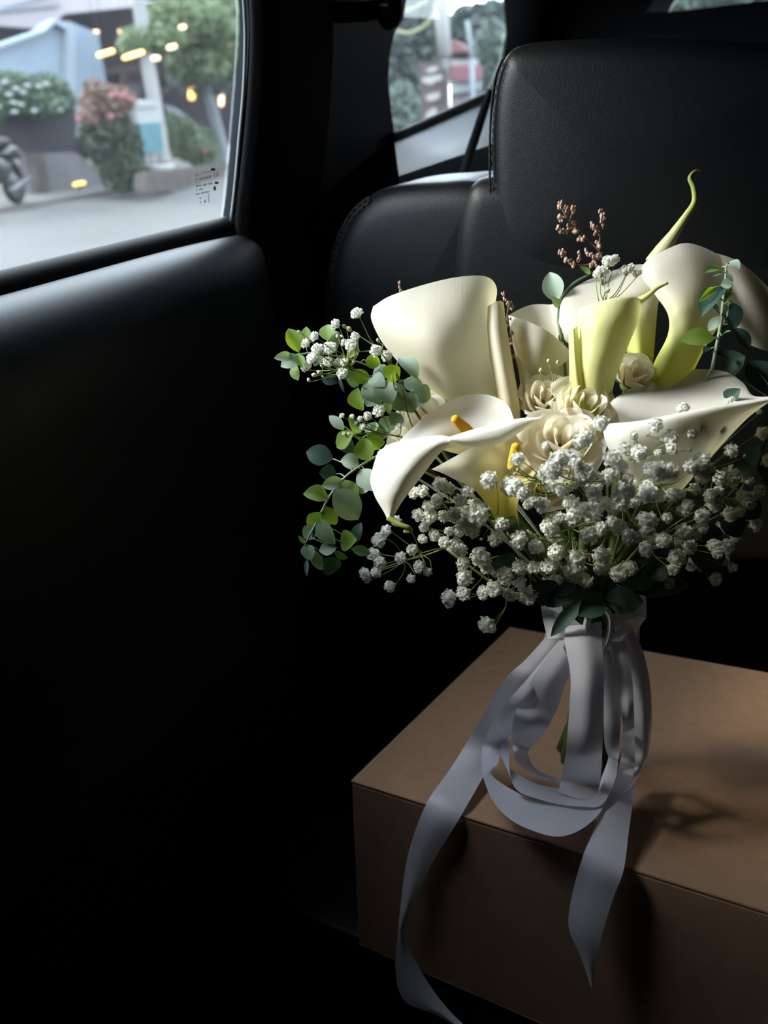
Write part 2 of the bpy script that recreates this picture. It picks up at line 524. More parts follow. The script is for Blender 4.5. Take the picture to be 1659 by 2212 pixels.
# ================================================================ THE CAR (setting)
XG = -0.62                                                 # inner face of the left side glass
door_hole = [on_x(x, y, XG) for x, y in ((489, 468), (497, 400), (508, 290), (517, 180), (523, 90), (524, 30), (520, -20))]
door_hole += [Vector((XG, 0.96, 1.28)), Vector((XG, 0.92, 1.37)), Vector((XG, 0.40, 1.385)), Vector((XG, 0.365, 1.34)), Vector((XG, 0.36, 0.895))]
door_hole[0].z = 0.895
quarter = [on_x(x, y, XG) for x, y in ((853, 293), (1060, 198), (1086, 130), (1096, 70), (1092, 10), (1076, -90), (900, -90), (876, 8), (872, 38), (852, 72), (841, 120), (839, 180), (846, 245))]
outline = [Vector((XG, y, z)) for y, z in ((-1.4, 0.0), (2.75, 0.0), (2.75, 1.40), (-1.4, 1.40))]
plate('wall_left', outline, [door_hole, quarter], (-0.004, 0, 0), M['trim'])
def pane(name, loop, m, off):
    mb = MB(); mb.prism([p + Vector(off) for p in loop], (-0.004, 0, 0) if abs(off[0]) else (0, 0.004, 0))
    o = mb.build(name, m, smooth=False); o['kind'] = 'structure'; return o
win1 = pane('window_1', door_hole, M['glass'], (-0.006, 0, 0))
win2 = pane('window_2', quarter, M['glass'], (-0.006, 0, 0))
XR = 0.86
r_out = [Vector((XR, y, z)) for y, z in ((-1.4, 0.0), (2.75, 0.0), (2.75, 1.40), (-1.4, 1.40))]
plate('wall_right', r_out, [], (0.05, 0, 0), M['trim'])  # unseen side built windowless to keep light out of the cabin
YB = 2.70
rear_hole = [on_y(x, y, YB) for x, y in ((1443, 26), (1636, 3), (1800, -12))] + [Vector((0.55, YB, 1.38)), on_y(1478, -30, YB)]
b_out = [Vector((x, YB, z)) for x, z in ((XG, 0), (XR, 0), (XR, 1.40), (XG, 1.40))]
plate('wall_back', b_out, [rear_hole], (0, 0.05, 0), M['trim'])
o = MB().prism([p + Vector((0, 0.02, 0)) for p in rear_hole], (0, 0.004, 0)).build('window_3', M['glass'], smooth=False); o['kind'] = 'structure'
f_out = [Vector((x, -1.4, z)) for x, z in ((XG, 0), (XR, 0), (XR, 1.40), (XG, 1.40))]
plate('wall_front', f_out, [], (0, -0.05, 0), M['trim'])  # unseen front closed off without a windscreen, blocking light from ahead
o = MB().box((0.12, 0.67, 1.42), 1.6, 4.3, 0.05).build('ceiling', M['head'], smooth=False); o['kind'] = 'structure'
o = MB().box((0.12, 0.67, -0.025), 1.6, 4.3, 0.05).build('floor', M['carpet'], smooth=False); o['kind'] = 'structure'
# rear window pillar trim (dark grey sliver at the glass corner)
mb = MB(); mb.prism([on_y(x, y, YB - 0.03) for x, y in ((1396, 28), (1443, 25), (1478, -30), (1430, -30))], (0, 0.03, 0))
o = mb.build('trim_1', M['piping'], smooth=False); o['kind'] = 'structure'

# ---- left door: shoulder, seals, frame, pocket
door = empty('door_1', (-0.56, 0.3, 0.45), kind='structure')
prof = [(-0.600, 0.872), (-0.597, 0.885), (-0.580, 0.887), (-0.558, 0.880), (-0.539, 0.862), (-0.526, 0.830), (-0.520, 0.78),
        (-0.520, 0.70), (-0.530, 0.62), (-0.540, 0.52), (-0.530, 0.43), (-0.512, 0.385), (-0.505, 0.362), (-0.520, 0.345), (-0.545, 0.33), (-0.55, 0.18), (-0.55, 0.02)]
ys = [-0.9, -0.4, 0.0, 0.3, 0.55, 0.72, 0.82, 0.88, 0.915, 0.94]
rows = []
for y in ys:
    k = max(0.0, (y - 0.72) / 0.22) ** 2
    rows.append([Vector((x + (-0.60 - x) * 0.75 * k if z > 0.75 else x - 0.03 * k, y, z - (0.010 * k if z > 0.8 else 0))) for x, z in prof])
MB().grid([list(r) for r in zip(*rows)], nu=4, nv=4).build('door_panel', M['door'], door)
mb = MB()
seal_pr = [(-0.626, 0.880), (-0.622, 0.899), (-0.614, 0.902), (-0.604, 0.895), (-0.601, 0.880), (-0.602, 0.860)]
mb.grid([[Vector((x, y, z)) for x, z in seal_pr] for y in (-0.4, 0.0, 0.5, 0.80, 0.925)], nu=3, nv=3)
mb.build('window_seal', M['seal'], door)
# upright frame beside the glass, then the thin grey edge trim
def strip_x(px_l, px_r, x0, x1, name, m, parent, bulge=0.006):
    rows = []
    for (a, b), (c, d) in zip(px_l, px_r):
        p, q = on_x(a, b, x0), on_x(c, d, x1)
        mid = (p + q) / 2 + Vector((bulge, 0, 0))
        rows.append([p - Vector((0.004, 0, 0)), p, mid, q, q - Vector((0.006, 0, 0))])
    return MB().grid(rows, nu=3, nv=4).build(name, m, parent)
strip_x([(520, -20), (524, 40), (523, 100), (515, 200), (505, 300), (496, 400), (486, 475)],
        [(531, -20), (535, 40), (534, 100), (528, 200), (519, 300), (510, 400), (500, 482)], -0.618, -0.610, 'window_frame', M['frame'], door)
o = MB().tube([on_x(x, y, -0.600) for x, y in ((524, -40), (529, 40), (530, 100), (526, 200), (517, 300), (508, 400), (499, 478))], 0.0022, 8, 4).build('trim_2', M['piping']); o['kind'] = 'structure'
mb = MB(); mb.grid([[on_x(x, y, -0.598 + 0.03 * k), on_x(x + 14, y, -0.585 + 0.03 * k), on_x(x + 60, y, -0.575 + 0.03 * k), on_x(x + 180, y, -0.60)] for k, (x, y) in enumerate(((534, -60), (540, 60), (537, 160), (528, 280), (518, 380), (506, 482)))][:1] +
                  [[on_x(x, y, -0.598), on_x(x + 14, y, -0.588), on_x(x + 60, y, -0.580), on_x(x + 180, y, -0.60)] for x, y in ((540, 60), (537, 160), (528, 280), (518, 380), (508, 482), (520, 700))], nu=4, nv=4)
mb.build('trim_3', M['pillar'])['kind'] = 'structure'
# printed mark on the glass corner (flat print)
mb = MB()
random.seed(5)
Lrows = [((423, 377), (455, 369), 5.5), ((423, 388), (458, 381), 6), ((424, 402), (460, 395), 5), ((424, 410), (442, 407), 4), ((423, 420), (453, 413), 4)]
for (x0, y0), (x1, y1), h in Lrows:
    n = int((x1 - x0) / 3)
    for i in range(n):
        if random.random() < 0.14: continue
        x = x0 + (x1 - x0) * i / n; y = y0 + (y1 - y0) * i / n
        hh = h * random.uniform(0.5, 1.0)
        for (a, b, c, d) in ((0, -hh / 2, 1.3, hh / 2), (0, random.choice((-hh / 2, 0, hh / 2 - 1)), 2.3, None)):
            if d is None: d = b + 1.5
            q = [on_x(x + a, y + b, XG - 0.002), on_x(x + c, y + b, XG - 0.002), on_x(x + c, y + d, XG - 0.002), on_x(x + a, y + d, XG - 0.002)]
            mb.prism(q, (-0.0004, 0, 0))
for x, y, w, h in ((460, 366, 9, 6), (469, 376, 2, 10), (463, 378, 1.6, 12), (468, 395, 8, 5), (464, 407, 5, 9), (433, 428, 1.6, 4), (433, 437, 1.6, 5), (443, 435, 2.4, 6), (451, 428, 1.2, 18)):
    q = [on_x(x - w / 2, y - h / 2, XG - 0.002), on_x(x + w / 2, y - h / 2, XG - 0.002), on_x(x + w / 2, y + h / 2, XG - 0.002), on_x(x - w / 2, y + h / 2, XG - 0.002)]
    mb.prism(q, (-0.0004, 0, 0))
mb.build('glass_marking', M['mark'], win1, smooth=False)

# ---- quarter window ledge (pale grey trim) and its black edge
rows = [[on_x(852, 297, -0.615), on_x(950, 252, -0.615), on_x(1064, 200, -0.615)],
        [on_x(857, 345, -0.56), on_x(950, 310, -0.56), on_x(1064, 260, -0.56)],
        [on_x(862, 380, -0.515), on_x(950, 350, -0.515), on_x(1064, 310, -0.515)],
        [on_x(862, 392, -0.505), on_x(950, 365, -0.505), on_x(1064, 330, -0.505)],
        [on_x(862, 520, -0.51), on_x(950, 520, -0.51), on_x(1064, 520, -0.51)]]
MB().grid(rows, nu=6, nv=5).build('trim_4', M['qpanel'])['kind'] = 'structure'
MB().tube([on_x(848, 296, -0.61), on_x(950, 250, -0.61), on_x(1066, 197, -0.61)], 0.007, 8, 4).build('trim_5', M['seal'])['kind'] = 'structure'

# ---- seat belts
t = empty('seat_belt', on_x(1020, 300, -0.55), 'black seat belt webbing slanting across the pale panel under quarter window', 'seat belt')
L_ = [(1054, 190), (1040, 225), (1018, 290), (1000, 345), (985, 395)]
R_ = [(1066, 195), (1056, 235), (1036, 300), (1018, 350), (1006, 398)]
MB().grid([[P(a, b, 1.42 - .0011 * (b - 190)), P((a + c) / 2, (b + d) / 2, 1.415 - .0011 * (b - 190)), P(c, d, 1.42 - .0011 * (b - 190))] for (a, b), (c, d) in zip(L_, R_)], nu=2, nv=4).build('webbing', M['belt'], t)
bo = P(842, 18, 1.20)
t = empty('belt_guide', bo, 'black upper seat belt guide on the pillar beside quarter window', 'belt guide')
mb = MB(); mb.ball(bo, (0.022, 0.022, 0.030), 20, 12); mb.tube([bo + Vector((-0.01, 0, 0)), bo + Vector((-0.07, 0.05, 0.0))], 0.014, 12, 2)
mb.build('housing', M['seal'], t)
mb = MB(); c = P(829, 11, 1.165)
mb.box(c, 0.011, 0.001, 0.003, (RT, FW, UP)); mb.build('tag', M['tag'], t, smooth=False)['label'] = 'small pale tag'

# ================================================================ REAR SEAT
YS = 1.06
seat = empty('rear_seat', (-0.1, 1.2, 0.3), 'black leather rear car seat with stitched bolsters and one tall headrest', 'seat')
def outl(pts, Y, sub=6):
    return smooth_line([on_y(x, y, Y) for x, y in pts], sub, True)
side = outl([(697, 760), (697, 640), (704, 575), (722, 510), (752, 455), (795, 418), (860, 402), (940, 396), (1005, 394), (1050, 420), (1060, 600), (1060, 1000), (1055, 1300), (900, 1330), (740, 1300), (705, 1000)], YS - 0.055)
pad(side, (0, 0.16, 0), 0.034, dome=0.004).build('side_bolster', M['leather'], seat, recalc=True)
mid = outl([(966, 640), (970, 560), (976, 490), (990, 430), (1012, 398), (1050, 386), (1200, 383), (1500, 385), (1900, 395), (2050, 480), (2060, 900), (2000, 1200), (1500, 1230), (1000, 1230), (960, 1000)], YS - 0.072)
pad(mid, (0, 0.16, 0), 0.032, dome=0.006).build('backrest', M['leather'], seat, recalc=True)
YH = 0.985
head = outl([(1051, 330), (1053, 250), (1060, 180), (1078, 125), (1110, 97), (1200, 84), (1400, 80), (1600, 86), (1760, 110), (1800, 200), (1810, 400), (1790, 560), (1700, 640), (1500, 668), (1300, 665), (1170, 645), (1105, 612), (1070, 560), (1056, 470)], YH)
hr = pad(head, (0, 0.10, 0), 0.030, dome=0.008).build('headrest', M['leather'], seat, recalc=True)
for x in (1300, 1580):
    mb = MB(); mb.tube([on_y(x, 600, YH + 0.06), on_y(x, 760, YH + 0.07)], 0.007, 10, 2); mb.build('headrest_post', M['bikegrey'], seat)
# seams: raised cord and stitches
def seam(pts, Y, parent, r=0.0016, dn=0.0):
    L = smooth_line([on_y(x, y, Y) for x, y in pts], 10)
    mb = MB(); mb.tube(L, r, 6, 1)
    mb.build('seam', M['leather'], parent)
    mb = MB(); acc = 0.0
    for a, b in zip(L[:-1], L[1:]):
        acc += (b - a).length
        if acc > 0.0075:
            acc = 0.0
            t_ = (b - a).normalized()
            mb.box(a + Vector((0.004, -0.0035, 0)), 0.0012, 0.0012, 0.0048, (t_.orthogonal().normalized(), t_.orthogonal().normalized().cross(t_), t_))
    s = mb.build('stitching', M['stitch'], parent, smooth=False)
seam([(1085, 128), (1070, 170), (1061, 240), (1058, 330), (1060, 440), (1068, 520)], YH + 0.008, hr)
seam([(712, 745), (713, 640), (720, 575), (737, 515), (764, 465), (800, 432)], YS - 0.046, seat)
seam([(706, 745), (706, 640), (713, 575), (730, 512), (758, 460), (795, 426)], YS - 0.040, seat)
# ================================================================ CARDBOARD BOX
def rot(a, b, c):
    return (Matrix.Rotation(a, 3, 'Z') @ Matrix.Rotation(b, 3, 'X') @ Matrix.Rotation(c, 3, 'Y'))
BM = rot(math.radians(-7.3), math.radians(-12.07), math.radians(-9.14))
BX, BY, BZ = BM.col[0].copy(), BM.col[1].copy(), BM.col[2].copy()
BA = P(757, 1685, 0.85)
BL, BW, BH = 0.487, 0.50, 0.215
def dbox(x, y):
    """depth at which the line of sight through a pixel meets the box (top first, then front)"""
    v = ray(x, y)
    d = (BA - CAM).dot(BZ) / v.dot(BZ)
    q = CAM + v * d - BA
    if q.dot(BY) >= 0:
        return d
    return (BA - CAM).dot(BY) / v.dot(BY)
bx = empty('cardboard_box', BA + BX * BW / 2 + BY * BL / 2 - BZ * BH, 'plain brown cardboard box under the bouquet on the rear seat', 'box')
TH = 0.004
c0 = BA + BX * BW / 2 + BY * BL / 2
def panel(name, c, sx, sy, sz, lab=None):
    o = MB().box(c, sx, sy, sz, (BX, BY, BZ)).build(name, M['card'], bx, smooth=False)
    bv = o.modifiers.new('bevel', 'BEVEL'); bv.width = 0.0015; bv.segments = 2
    return o
panel('top_panel', c0 - BZ * TH / 2, BW, BL, TH)
panel('front_panel', BA + BX * BW / 2 + BY * TH / 2 - BZ * (BH / 2 + TH / 2), BW - TH * .5, TH, BH - TH)
panel('back_panel', BA + BX * BW / 2 + BY * (BL - TH / 2) - BZ * (BH / 2 + TH / 2), BW - TH * .5, TH, BH - TH)
panel('side_panel', BA + BX * TH / 2 + BY * BL / 2 - BZ * (BH / 2 + TH / 2), TH, BL - 2.2 * TH, BH - TH)
panel('side_panel', BA + BX * (BW - TH / 2) + BY * BL / 2 - BZ * (BH / 2 + TH / 2), TH, BL - 2.2 * TH, BH - TH)
panel('bottom_panel', c0 - BZ * (BH + TH / 2), BW, BL, TH)

# seat cushion under the box
mb = MB()
q0 = BA - BZ * BH
prof = [(0.03, -0.12), (0.004, -0.06), (0.006, -0.012), (0.03, -0.002), (0.2, -0.002), (0.38, -0.002), (0.46, -0.002), (0.465, -0.05), (0.465, -0.12)]
mb.grid([[q0 + BX * x + BY * y + BZ * (z - k) for y, z in prof] for x, k in ((-0.24, .09), (-0.235, .03), (-0.2, 0), (0.1, 0), (0.4, 0), (0.7, 0), (0.74, .03), (0.75, .09))], nu=4, nv=3)
mb.build('seat_cushion', M['leather'], seat)

# ================================================================ BOUQUET
BASE = P(1268, 1640, dbox(1268, 1640))
NECK = on_y(1278, 1350, BASE.y - 0.01)
DN = (NECK - CAM).dot(FW)
AX = (NECK - BASE).normalized()
random.seed(11)
def foot(i):
    """a stem's way from the neck down to the box: neck point, box point"""
    a = i * 2.399963; r = 0.030 * math.sqrt(((i * 7) % 23 + 0.5) / 23)
    n = NECK + Vector((math.cos(a) * r, math.sin(a) * r, 0))
    b = BASE + (BX * math.cos(a + 2.2) * r * 1.1 + BY * math.sin(a + 2.2) * r * 1.1)
    b = b + BZ * 0.004
    return n, b
stem_no = [0]
def add_stem(parent, p0, p1, r0, r1, m, name='stem', via=None):
    """stem from p0 through p1 to the neck and on to the box"""
    n, b = foot(stem_no[0]); stem_no[0] += 1
    pts = [p0, p1] + (via or []) + [n + AX * 0.03, n, (n + b) / 2, b]
    rr = [r0, (r0 + r1) / 2] + [r1] * (len(via or [])) + [r1, r1, r1, r1]
    return MB().tube(pts, rr, 8, 4).build(name, m, parent)

def calla(label, sheets, m, base, mid, stem_r=0.006, spad=None, spad_r=9, spad_m='spadix', tipl=None, tip_r=None, tip_m='tip'):
    """sheets: list of (rows, v0, v1); base/mid in pixels+depth"""
    root = empty('calla_lily', P(*base), label, 'flower', 'calla lilies in the bouquet')
    mb = MB()
    for rows, v0, v1 in sheets:
        mb.grid(rows_px(rows), 5, 5, False, v0, v1)
    mb.build('spathe', M[m], root)
    add_stem(root, P(*base), P(*mid), stem_r, 0.0045, M['cstem'])
    if spad:
        a, b = P(*spad[0]), P(*spad[-1])
        pts = [P(*q) for q in spad]
        r = spad_r * PXM(spad[0][2])
        rr = [r] * (len(pts) - 1) + [r * 0.75]
        mb = MB(); mb.tube(pts, rr, 12, 5)
        mb.ball(b, r * 0.76, 12, 8)
        mb.build('spadix', M[spad_m], root)
    if tipl:
        MB().tube([P(*q) for q in tipl], [r * PXM(0.74) for r in tip_r], 10, 5).build('tip', M[tip_m], root)
    return root

# 1 big upper-left calla
calla('largest calla at upper left, wide cream back with rolled margin at its right', [
    ([[(806, 662, .785), (846, 638, .764), (930, 611, .752), (1000, 597, .75), (1052, 598, .754), (1073, 622, .766), (1069, 662, .782)],
      [(802, 690, .79), (838, 690, .768), (920, 675, .750), (1000, 670, .745), (1046, 668, .757), (1060, 672, .772), (1064, 676, .788)],
      [(826, 740, .795), (870, 745, .765), (940, 740, .745), (1010, 735, .752), (1050, 730, .762), (1064, 727, .775), (1074, 724, .79)],
      [(872, 795, .79), (910, 805, .768), (960, 805, .755), (1020, 800, .762), (1060, 792, .776), (1078, 787, .788), (1090, 782, .798)],
      [(925, 850, .785), (950, 860, .772), (985, 870, .765), (1030, 870, .768), (1070, 870, .778), (1092, 866, .788), (1105, 860, .798)],
      [(965, 900, .782), (985, 908, .776), (1015, 912, .772), (1045, 914, .773), (1075, 913, .780), (1100, 908, .788), (1110, 902, .796)]], 0, .75),
    ([[(1044, 672, .778), (1056, 660, .758), (1076, 650, .755), (1088, 654, .765), (1084, 662, .782)],
      [(1048, 720, .774), (1060, 718, .752), (1078, 714, .748), (1094, 713, .757), (1096, 715, .776)],
      [(1062, 795, .772), (1073, 795, .752), (1090, 792, .747), (1106, 788, .756), (1108, 787, .775)],
      [(1078, 870, .77), (1088, 872, .754), (1104, 872, .75), (1120, 868, .757), (1122, 866, .774)],
      [(1085, 915, .768), (1094, 917, .756), (1108, 917, .752), (1122, 914, .758), (1125, 912, .772)]], .05, .75)],
    'calla', (1075, 905, .772), (1130, 1010, .765), .009)
# 2 folded front calla with orange spadix
calla('white calla at front left, lip folded over, orange spadix showing', [
    ([[(858, 957, .705), (900, 915, .718), (945, 880, .735), (1000, 855, .748), (1055, 853, .752), (1095, 873, .745), (1110, 905, .735)],
      [(878, 962, .702), (915, 932, .716), (960, 905, .735), (1005, 890, .748), (1050, 888, .75), (1085, 900, .742), (1103, 913, .733)],
      [(908, 962, .702), (945, 946, .713), (980, 936, .728), (1015, 930, .737), (1050, 926, .737), (1080, 924, .73), (1098, 920, .725)],
      [(940, 968, .708), (972, 962, .72), (1000, 960, .732), (1025, 958, .738), (1050, 955, .738), (1072, 948, .732), (1088, 940, .72)],
      [(985, 980, .74), (998, 982, .75), (1010, 983, .756), (1025, 983, .758), (1040, 980, .756), (1050, 976, .75), (1058, 972, .742)]], 0, 1.0),
    ([[(1168, 901, .704), (1120, 904, .697), (1070, 916, .690), (1020, 928, .686), (970, 944, .684)],
      [(1167, 903, .699), (1120, 911, .687), (1072, 926, .679), (1022, 937, .675), (972, 947, .676)],
      [(1163, 907, .697), (1118, 928, .683), (1075, 947, .675), (1022, 954, .672), (972, 953, .675)],
      [(1158, 910, .702), (1112, 941, .689), (1078, 959, .682), (1020, 965, .679), (970, 958, .682)],
      [(1150, 912, .71), (1105, 940, .70), (1070, 955, .694), (1020, 962, .69), (975, 960, .69)]], 0, .25),
    ([[(816, 976, .708), (848, 957, .698), (905, 946, .690), (950, 940, .686), (974, 944, .684)],
      [(806, 1008, .704), (840, 988, .686), (890, 970, .675), (935, 962, .672), (972, 956, .677)],
      [(800, 1040, .702), (835, 1030, .682), (876, 1014, .671), (912, 1000, .671), (945, 985, .68)],
      [(811, 1075, .698), (836, 1068, .683), (863, 1056, .676), (888, 1042, .678), (912, 1028, .69)],
      [(828, 1104, .695), (838, 1100, .688), (850, 1094, .685), (862, 1086, .687), (873, 1078, .695)],
      [(836, 1120, .693), (840, 1121, .690), (844, 1121, .690), (848, 1119, .691), (852, 1112, .694)]], 0, .3)],
    'calla_w', (1022, 978, .756), (1080, 1080, .775), .008,
    [(1024, 945, .722), (1004, 925, .712), (984, 906, .702)], 12.5, 'spadix',
    [(840, 1117, .692), (852, 1126, .690), (868, 1135, .688), (882, 1140, .688), (886, 1147, .69), (872, 1148, .692)], [8, 6, 5, 5, 5, 3], 'tip_s')
# 3 yellow-throated calla below it
calla('open calla low in the middle with glowing yellow throat, under the folded one', [
    ([[(932, 1014, 0.706), (985, 985, 0.709), (1040, 955, 0.716), (1100, 925, 0.726), (1150, 905, 0.732), (1182, 925, 0.728), (1188, 960, 0.719)],
      [(955, 1022, 0.694), (1000, 1005, 0.704), (1050, 985, 0.717), (1100, 960, 0.730), (1148, 945, 0.731), (1174, 960, 0.721), (1178, 985, 0.709)],
      [(985, 1037, 0.688), (1020, 1027, 0.704), (1060, 1015, 0.719), (1100, 1000, 0.730), (1138, 988, 0.727), (1158, 997, 0.716), (1160, 1017, 0.704)],
      [(1020, 1054, 0.686), (1045, 1052, 0.702), (1070, 1050, 0.716), (1095, 1045, 0.724), (1120, 1037, 0.720), (1135, 1042, 0.710), (1138, 1052, 0.699)],
      [(1050, 1088, 0.686), (1063, 1092, 0.699), (1078, 1096, 0.709), (1095, 1096, 0.714), (1108, 1092, 0.710), (1115, 1091, 0.704), (1118, 1089, 0.699)],
      [(1080, 1140, 0.694), (1088, 1142, 0.701), (1098, 1143, 0.706), (1108, 1143, 0.707), (1116, 1141, 0.705), (1120, 1140, 0.701), (1122, 1138, 0.698)]], 0, 1.0)],
    'calla_y', (1105, 1130, 0.704), (1160, 1200, .75), .008,
    [(1108, 1012, 0.716), (1111, 990, 0.712), (1114, 966, 0.706)], 13, 'spadix_y')
# 4 small pale calla behind
calla('small pale calla standing between the largest calla and the greenish one', [
    ([[(1099, 681, .80), (1122, 668, .806), (1150, 658, .812), (1185, 658, .81), (1204, 664, .803), (1220, 735, .79)],
      [(1106, 705, .80), (1132, 698, .806), (1160, 694, .812), (1190, 698, .81), (1212, 722, .803), (1224, 755, .79)],
      [(1115, 760, .80), (1140, 760, .805), (1165, 765, .808), (1190, 770, .806), (1210, 775, .80), (1226, 780, .79)]], 0, .4),
    ([[(1098, 681, .796), (1125, 689, .774), (1160, 703, .762), (1195, 724, .765), (1228, 754, .785)],
      [(1105, 728, .79), (1130, 735, .768), (1160, 744, .758), (1192, 756, .764), (1228, 768, .785)],
      [(1114, 770, .788), (1135, 776, .770), (1158, 783, .763), (1187, 788, .769), (1220, 784, .785)],
      [(1127, 802, .787), (1140, 806, .775), (1155, 810, .771), (1172, 811, .775), (1190, 804, .785)],
      [(1136, 850, .787), (1144, 852, .778), (1154, 855, .775), (1165, 855, .779), (1174, 850, .787)],
      [(1140, 900, .785), (1148, 902, .778), (1157, 903, .776), (1167, 902, .779), (1175, 898, .785)]], .05, .8),
    ([[(1112, 768, .768), (1116, 769, .765), (1120, 772, .765)], [(1120, 798, .766), (1130, 800, .760), (1142, 804, .764)],
      [(1124, 845, .766), (1134, 845, .758), (1150, 838, .763)], [(1120, 882, .766), (1128, 886, .762), (1137, 892, .764)]], .1, .5),
    ([[(1130, 800, .795), (1180, 795, .788), (1232, 765, .793)], [(1138, 840, .795), (1185, 838, .785), (1233, 830, .792)],
      [(1145, 900, .79), (1190, 900, .783), (1232, 895, .79)], [(1155, 950, .785), (1190, 955, .782), (1225, 950, .785)]], .55, .85)],
    'calla', (1180, 935, .785), (1210, 1060, .78), .008)
# 5 greenish central calla
calla('narrow greenish yellow calla in the middle with short curled tip', [
    ([[(1253, 665, .742), (1288, 653, .725), (1330, 643, .72), (1366, 640, .728), (1390, 646, .745)],
      [(1249, 672, .733), (1284, 660, .714), (1330, 650, .709), (1365, 646, .717), (1388, 652, .736)],
      [(1246, 700, .728), (1280, 695, .706), (1325, 690, .700), (1360, 685, .709), (1380, 690, .730)],
      [(1243, 745, .727), (1272, 746, .708), (1310, 742, .702), (1342, 738, .709), (1362, 735, .728)],
      [(1241, 790, .725), (1265, 792, .710), (1295, 791, .705), (1322, 789, .711), (1342, 785, .728)],
      [(1244, 840, .725), (1264, 842, .713), (1288, 843, .709), (1310, 841, .714), (1325, 836, .728)],
      [(1250, 900, .725), (1266, 902, .716), (1284, 903, .713), (1302, 902, .717), (1314, 898, .727)]], 0, 1.0),
    ([[(1228, 722, .725), (1238, 712, .717), (1248, 704, .722)], [(1229, 770, .722), (1240, 768, .712), (1252, 765, .716)],
      [(1230, 810, .72), (1244, 810, .71), (1258, 808, .714)], [(1232, 850, .72), (1250, 852, .711), (1270, 848, .716)],
      [(1238, 900, .72), (1252, 902, .714), (1268, 900, .718)]], .55, 1.0)],
    'calla_g', (1282, 890, .722), (1280, 1000, .74), .008,
    tipl=[(1380, 650, .735), (1400, 638, .728), (1420, 622, .724), (1443, 611, .722)], tip_r=[8, 6, 4, 2.5], tip_m='tip_s')
# 6 tall calla behind with long hooked tip
calla('tall calla behind the greenish one, pale lobe at left and long hooked green tip', [
    ([[(1207, 697, .782), (1214, 650, .79), (1250, 615, .80), (1310, 590, .81), (1370, 572, .812), (1420, 575, .805), (1450, 600, .80)],
      [(1215, 716, .775), (1234, 676, .778), (1275, 645, .785), (1325, 625, .79), (1375, 612, .79), (1412, 615, .787), (1434, 630, .786)],
      [(1230, 742, .77), (1260, 710, .766), (1300, 682, .769), (1345, 662, .771), (1380, 652, .771), (1405, 650, .773), (1423, 652, .779)],
      [(1305, 740, .775), (1330, 718, .766), (1352, 705, .762), (1372, 697, .759), (1388, 692, .760), (1404, 692, .764), (1418, 694, .774)],
      [(1358, 768, .774), (1363, 771, .763), (1372, 774, .757), (1384, 776, .754), (1396, 775, .757), (1406, 773, .763), (1412, 770, .773)],
      [(1348, 840, .77), (1353, 842, .762), (1362, 844, .757), (1374, 845, .755), (1386, 844, .758), (1396, 842, .763), (1402, 840, .77)]], 0, 1.0)],
    'calla_t', (1376, 830, .763), (1340, 980, .765), .008,
    tipl=[(1415, 570, .812), (1432, 542, .81), (1456, 506, .806), (1480, 470, .80), (1500, 437, .797), (1498, 405, .795), (1490, 385, .795), (1502, 370, .795), (1518, 372, .795)],
    tip_r=[25, 20, 13, 9, 7, 6, 5, 4, 1.5], tip_m='tip')
# 7 large right calla
calla('large calla at upper right with broad drooping grey-white lobe and yellow tube', [
    ([[(1380, 586, .765), (1400, 561, .768), (1445, 536, .773), (1485, 525, .777), (1535, 541, .782), (1575, 570, .786), (1592, 612, .79)],
      [(1394, 610, .755), (1420, 590, .752), (1460, 575, .755), (1500, 572, .760), (1540, 590, .766), (1568, 615, .776), (1582, 650, .786)],
      [(1417, 640, .752), (1440, 630, .744), (1470, 622, .741), (1505, 622, .743), (1535, 635, .75), (1558, 657, .762), (1570, 690, .777)],
      [(1443, 680, .75), (1458, 676, .739), (1480, 674, .734), (1503, 676, .736), (1523, 682, .743), (1540, 695, .754), (1550, 710, .767)],
      [(1442, 725, .748), (1453, 727, .737), (1470, 729, .732), (1490, 731, .734), (1508, 733, .741), (1522, 736, .751), (1530, 739, .762)],
      [(1412, 785, .745), (1423, 790, .734), (1440, 794, .729), (1460, 796, .731), (1478, 797, .738), (1492, 798, .748), (1500, 798, .758)],
      [(1385, 860, .745), (1395, 864, .736), (1410, 868, .732), (1428, 870, .733), (1444, 870, .738), (1456, 869, .747), (1463, 868, .755)]], 0, 1.0),
    ([[(1530, 542, .784), (1590, 562, .786), (1640, 601, .79), (1690, 655, .797)], [(1558, 600, .778), (1605, 622, .770), (1648, 652, .772), (1700, 690, .785)],
      [(1577, 668, .780), (1612, 690, .768), (1655, 706, .768), (1710, 728, .78)], [(1604, 738, .787), (1632, 750, .780), (1664, 760, .778), (1712, 770, .788)]], 0, .3)],
    'calla_t', (1424, 860, .742), (1370, 1000, .755), .010)
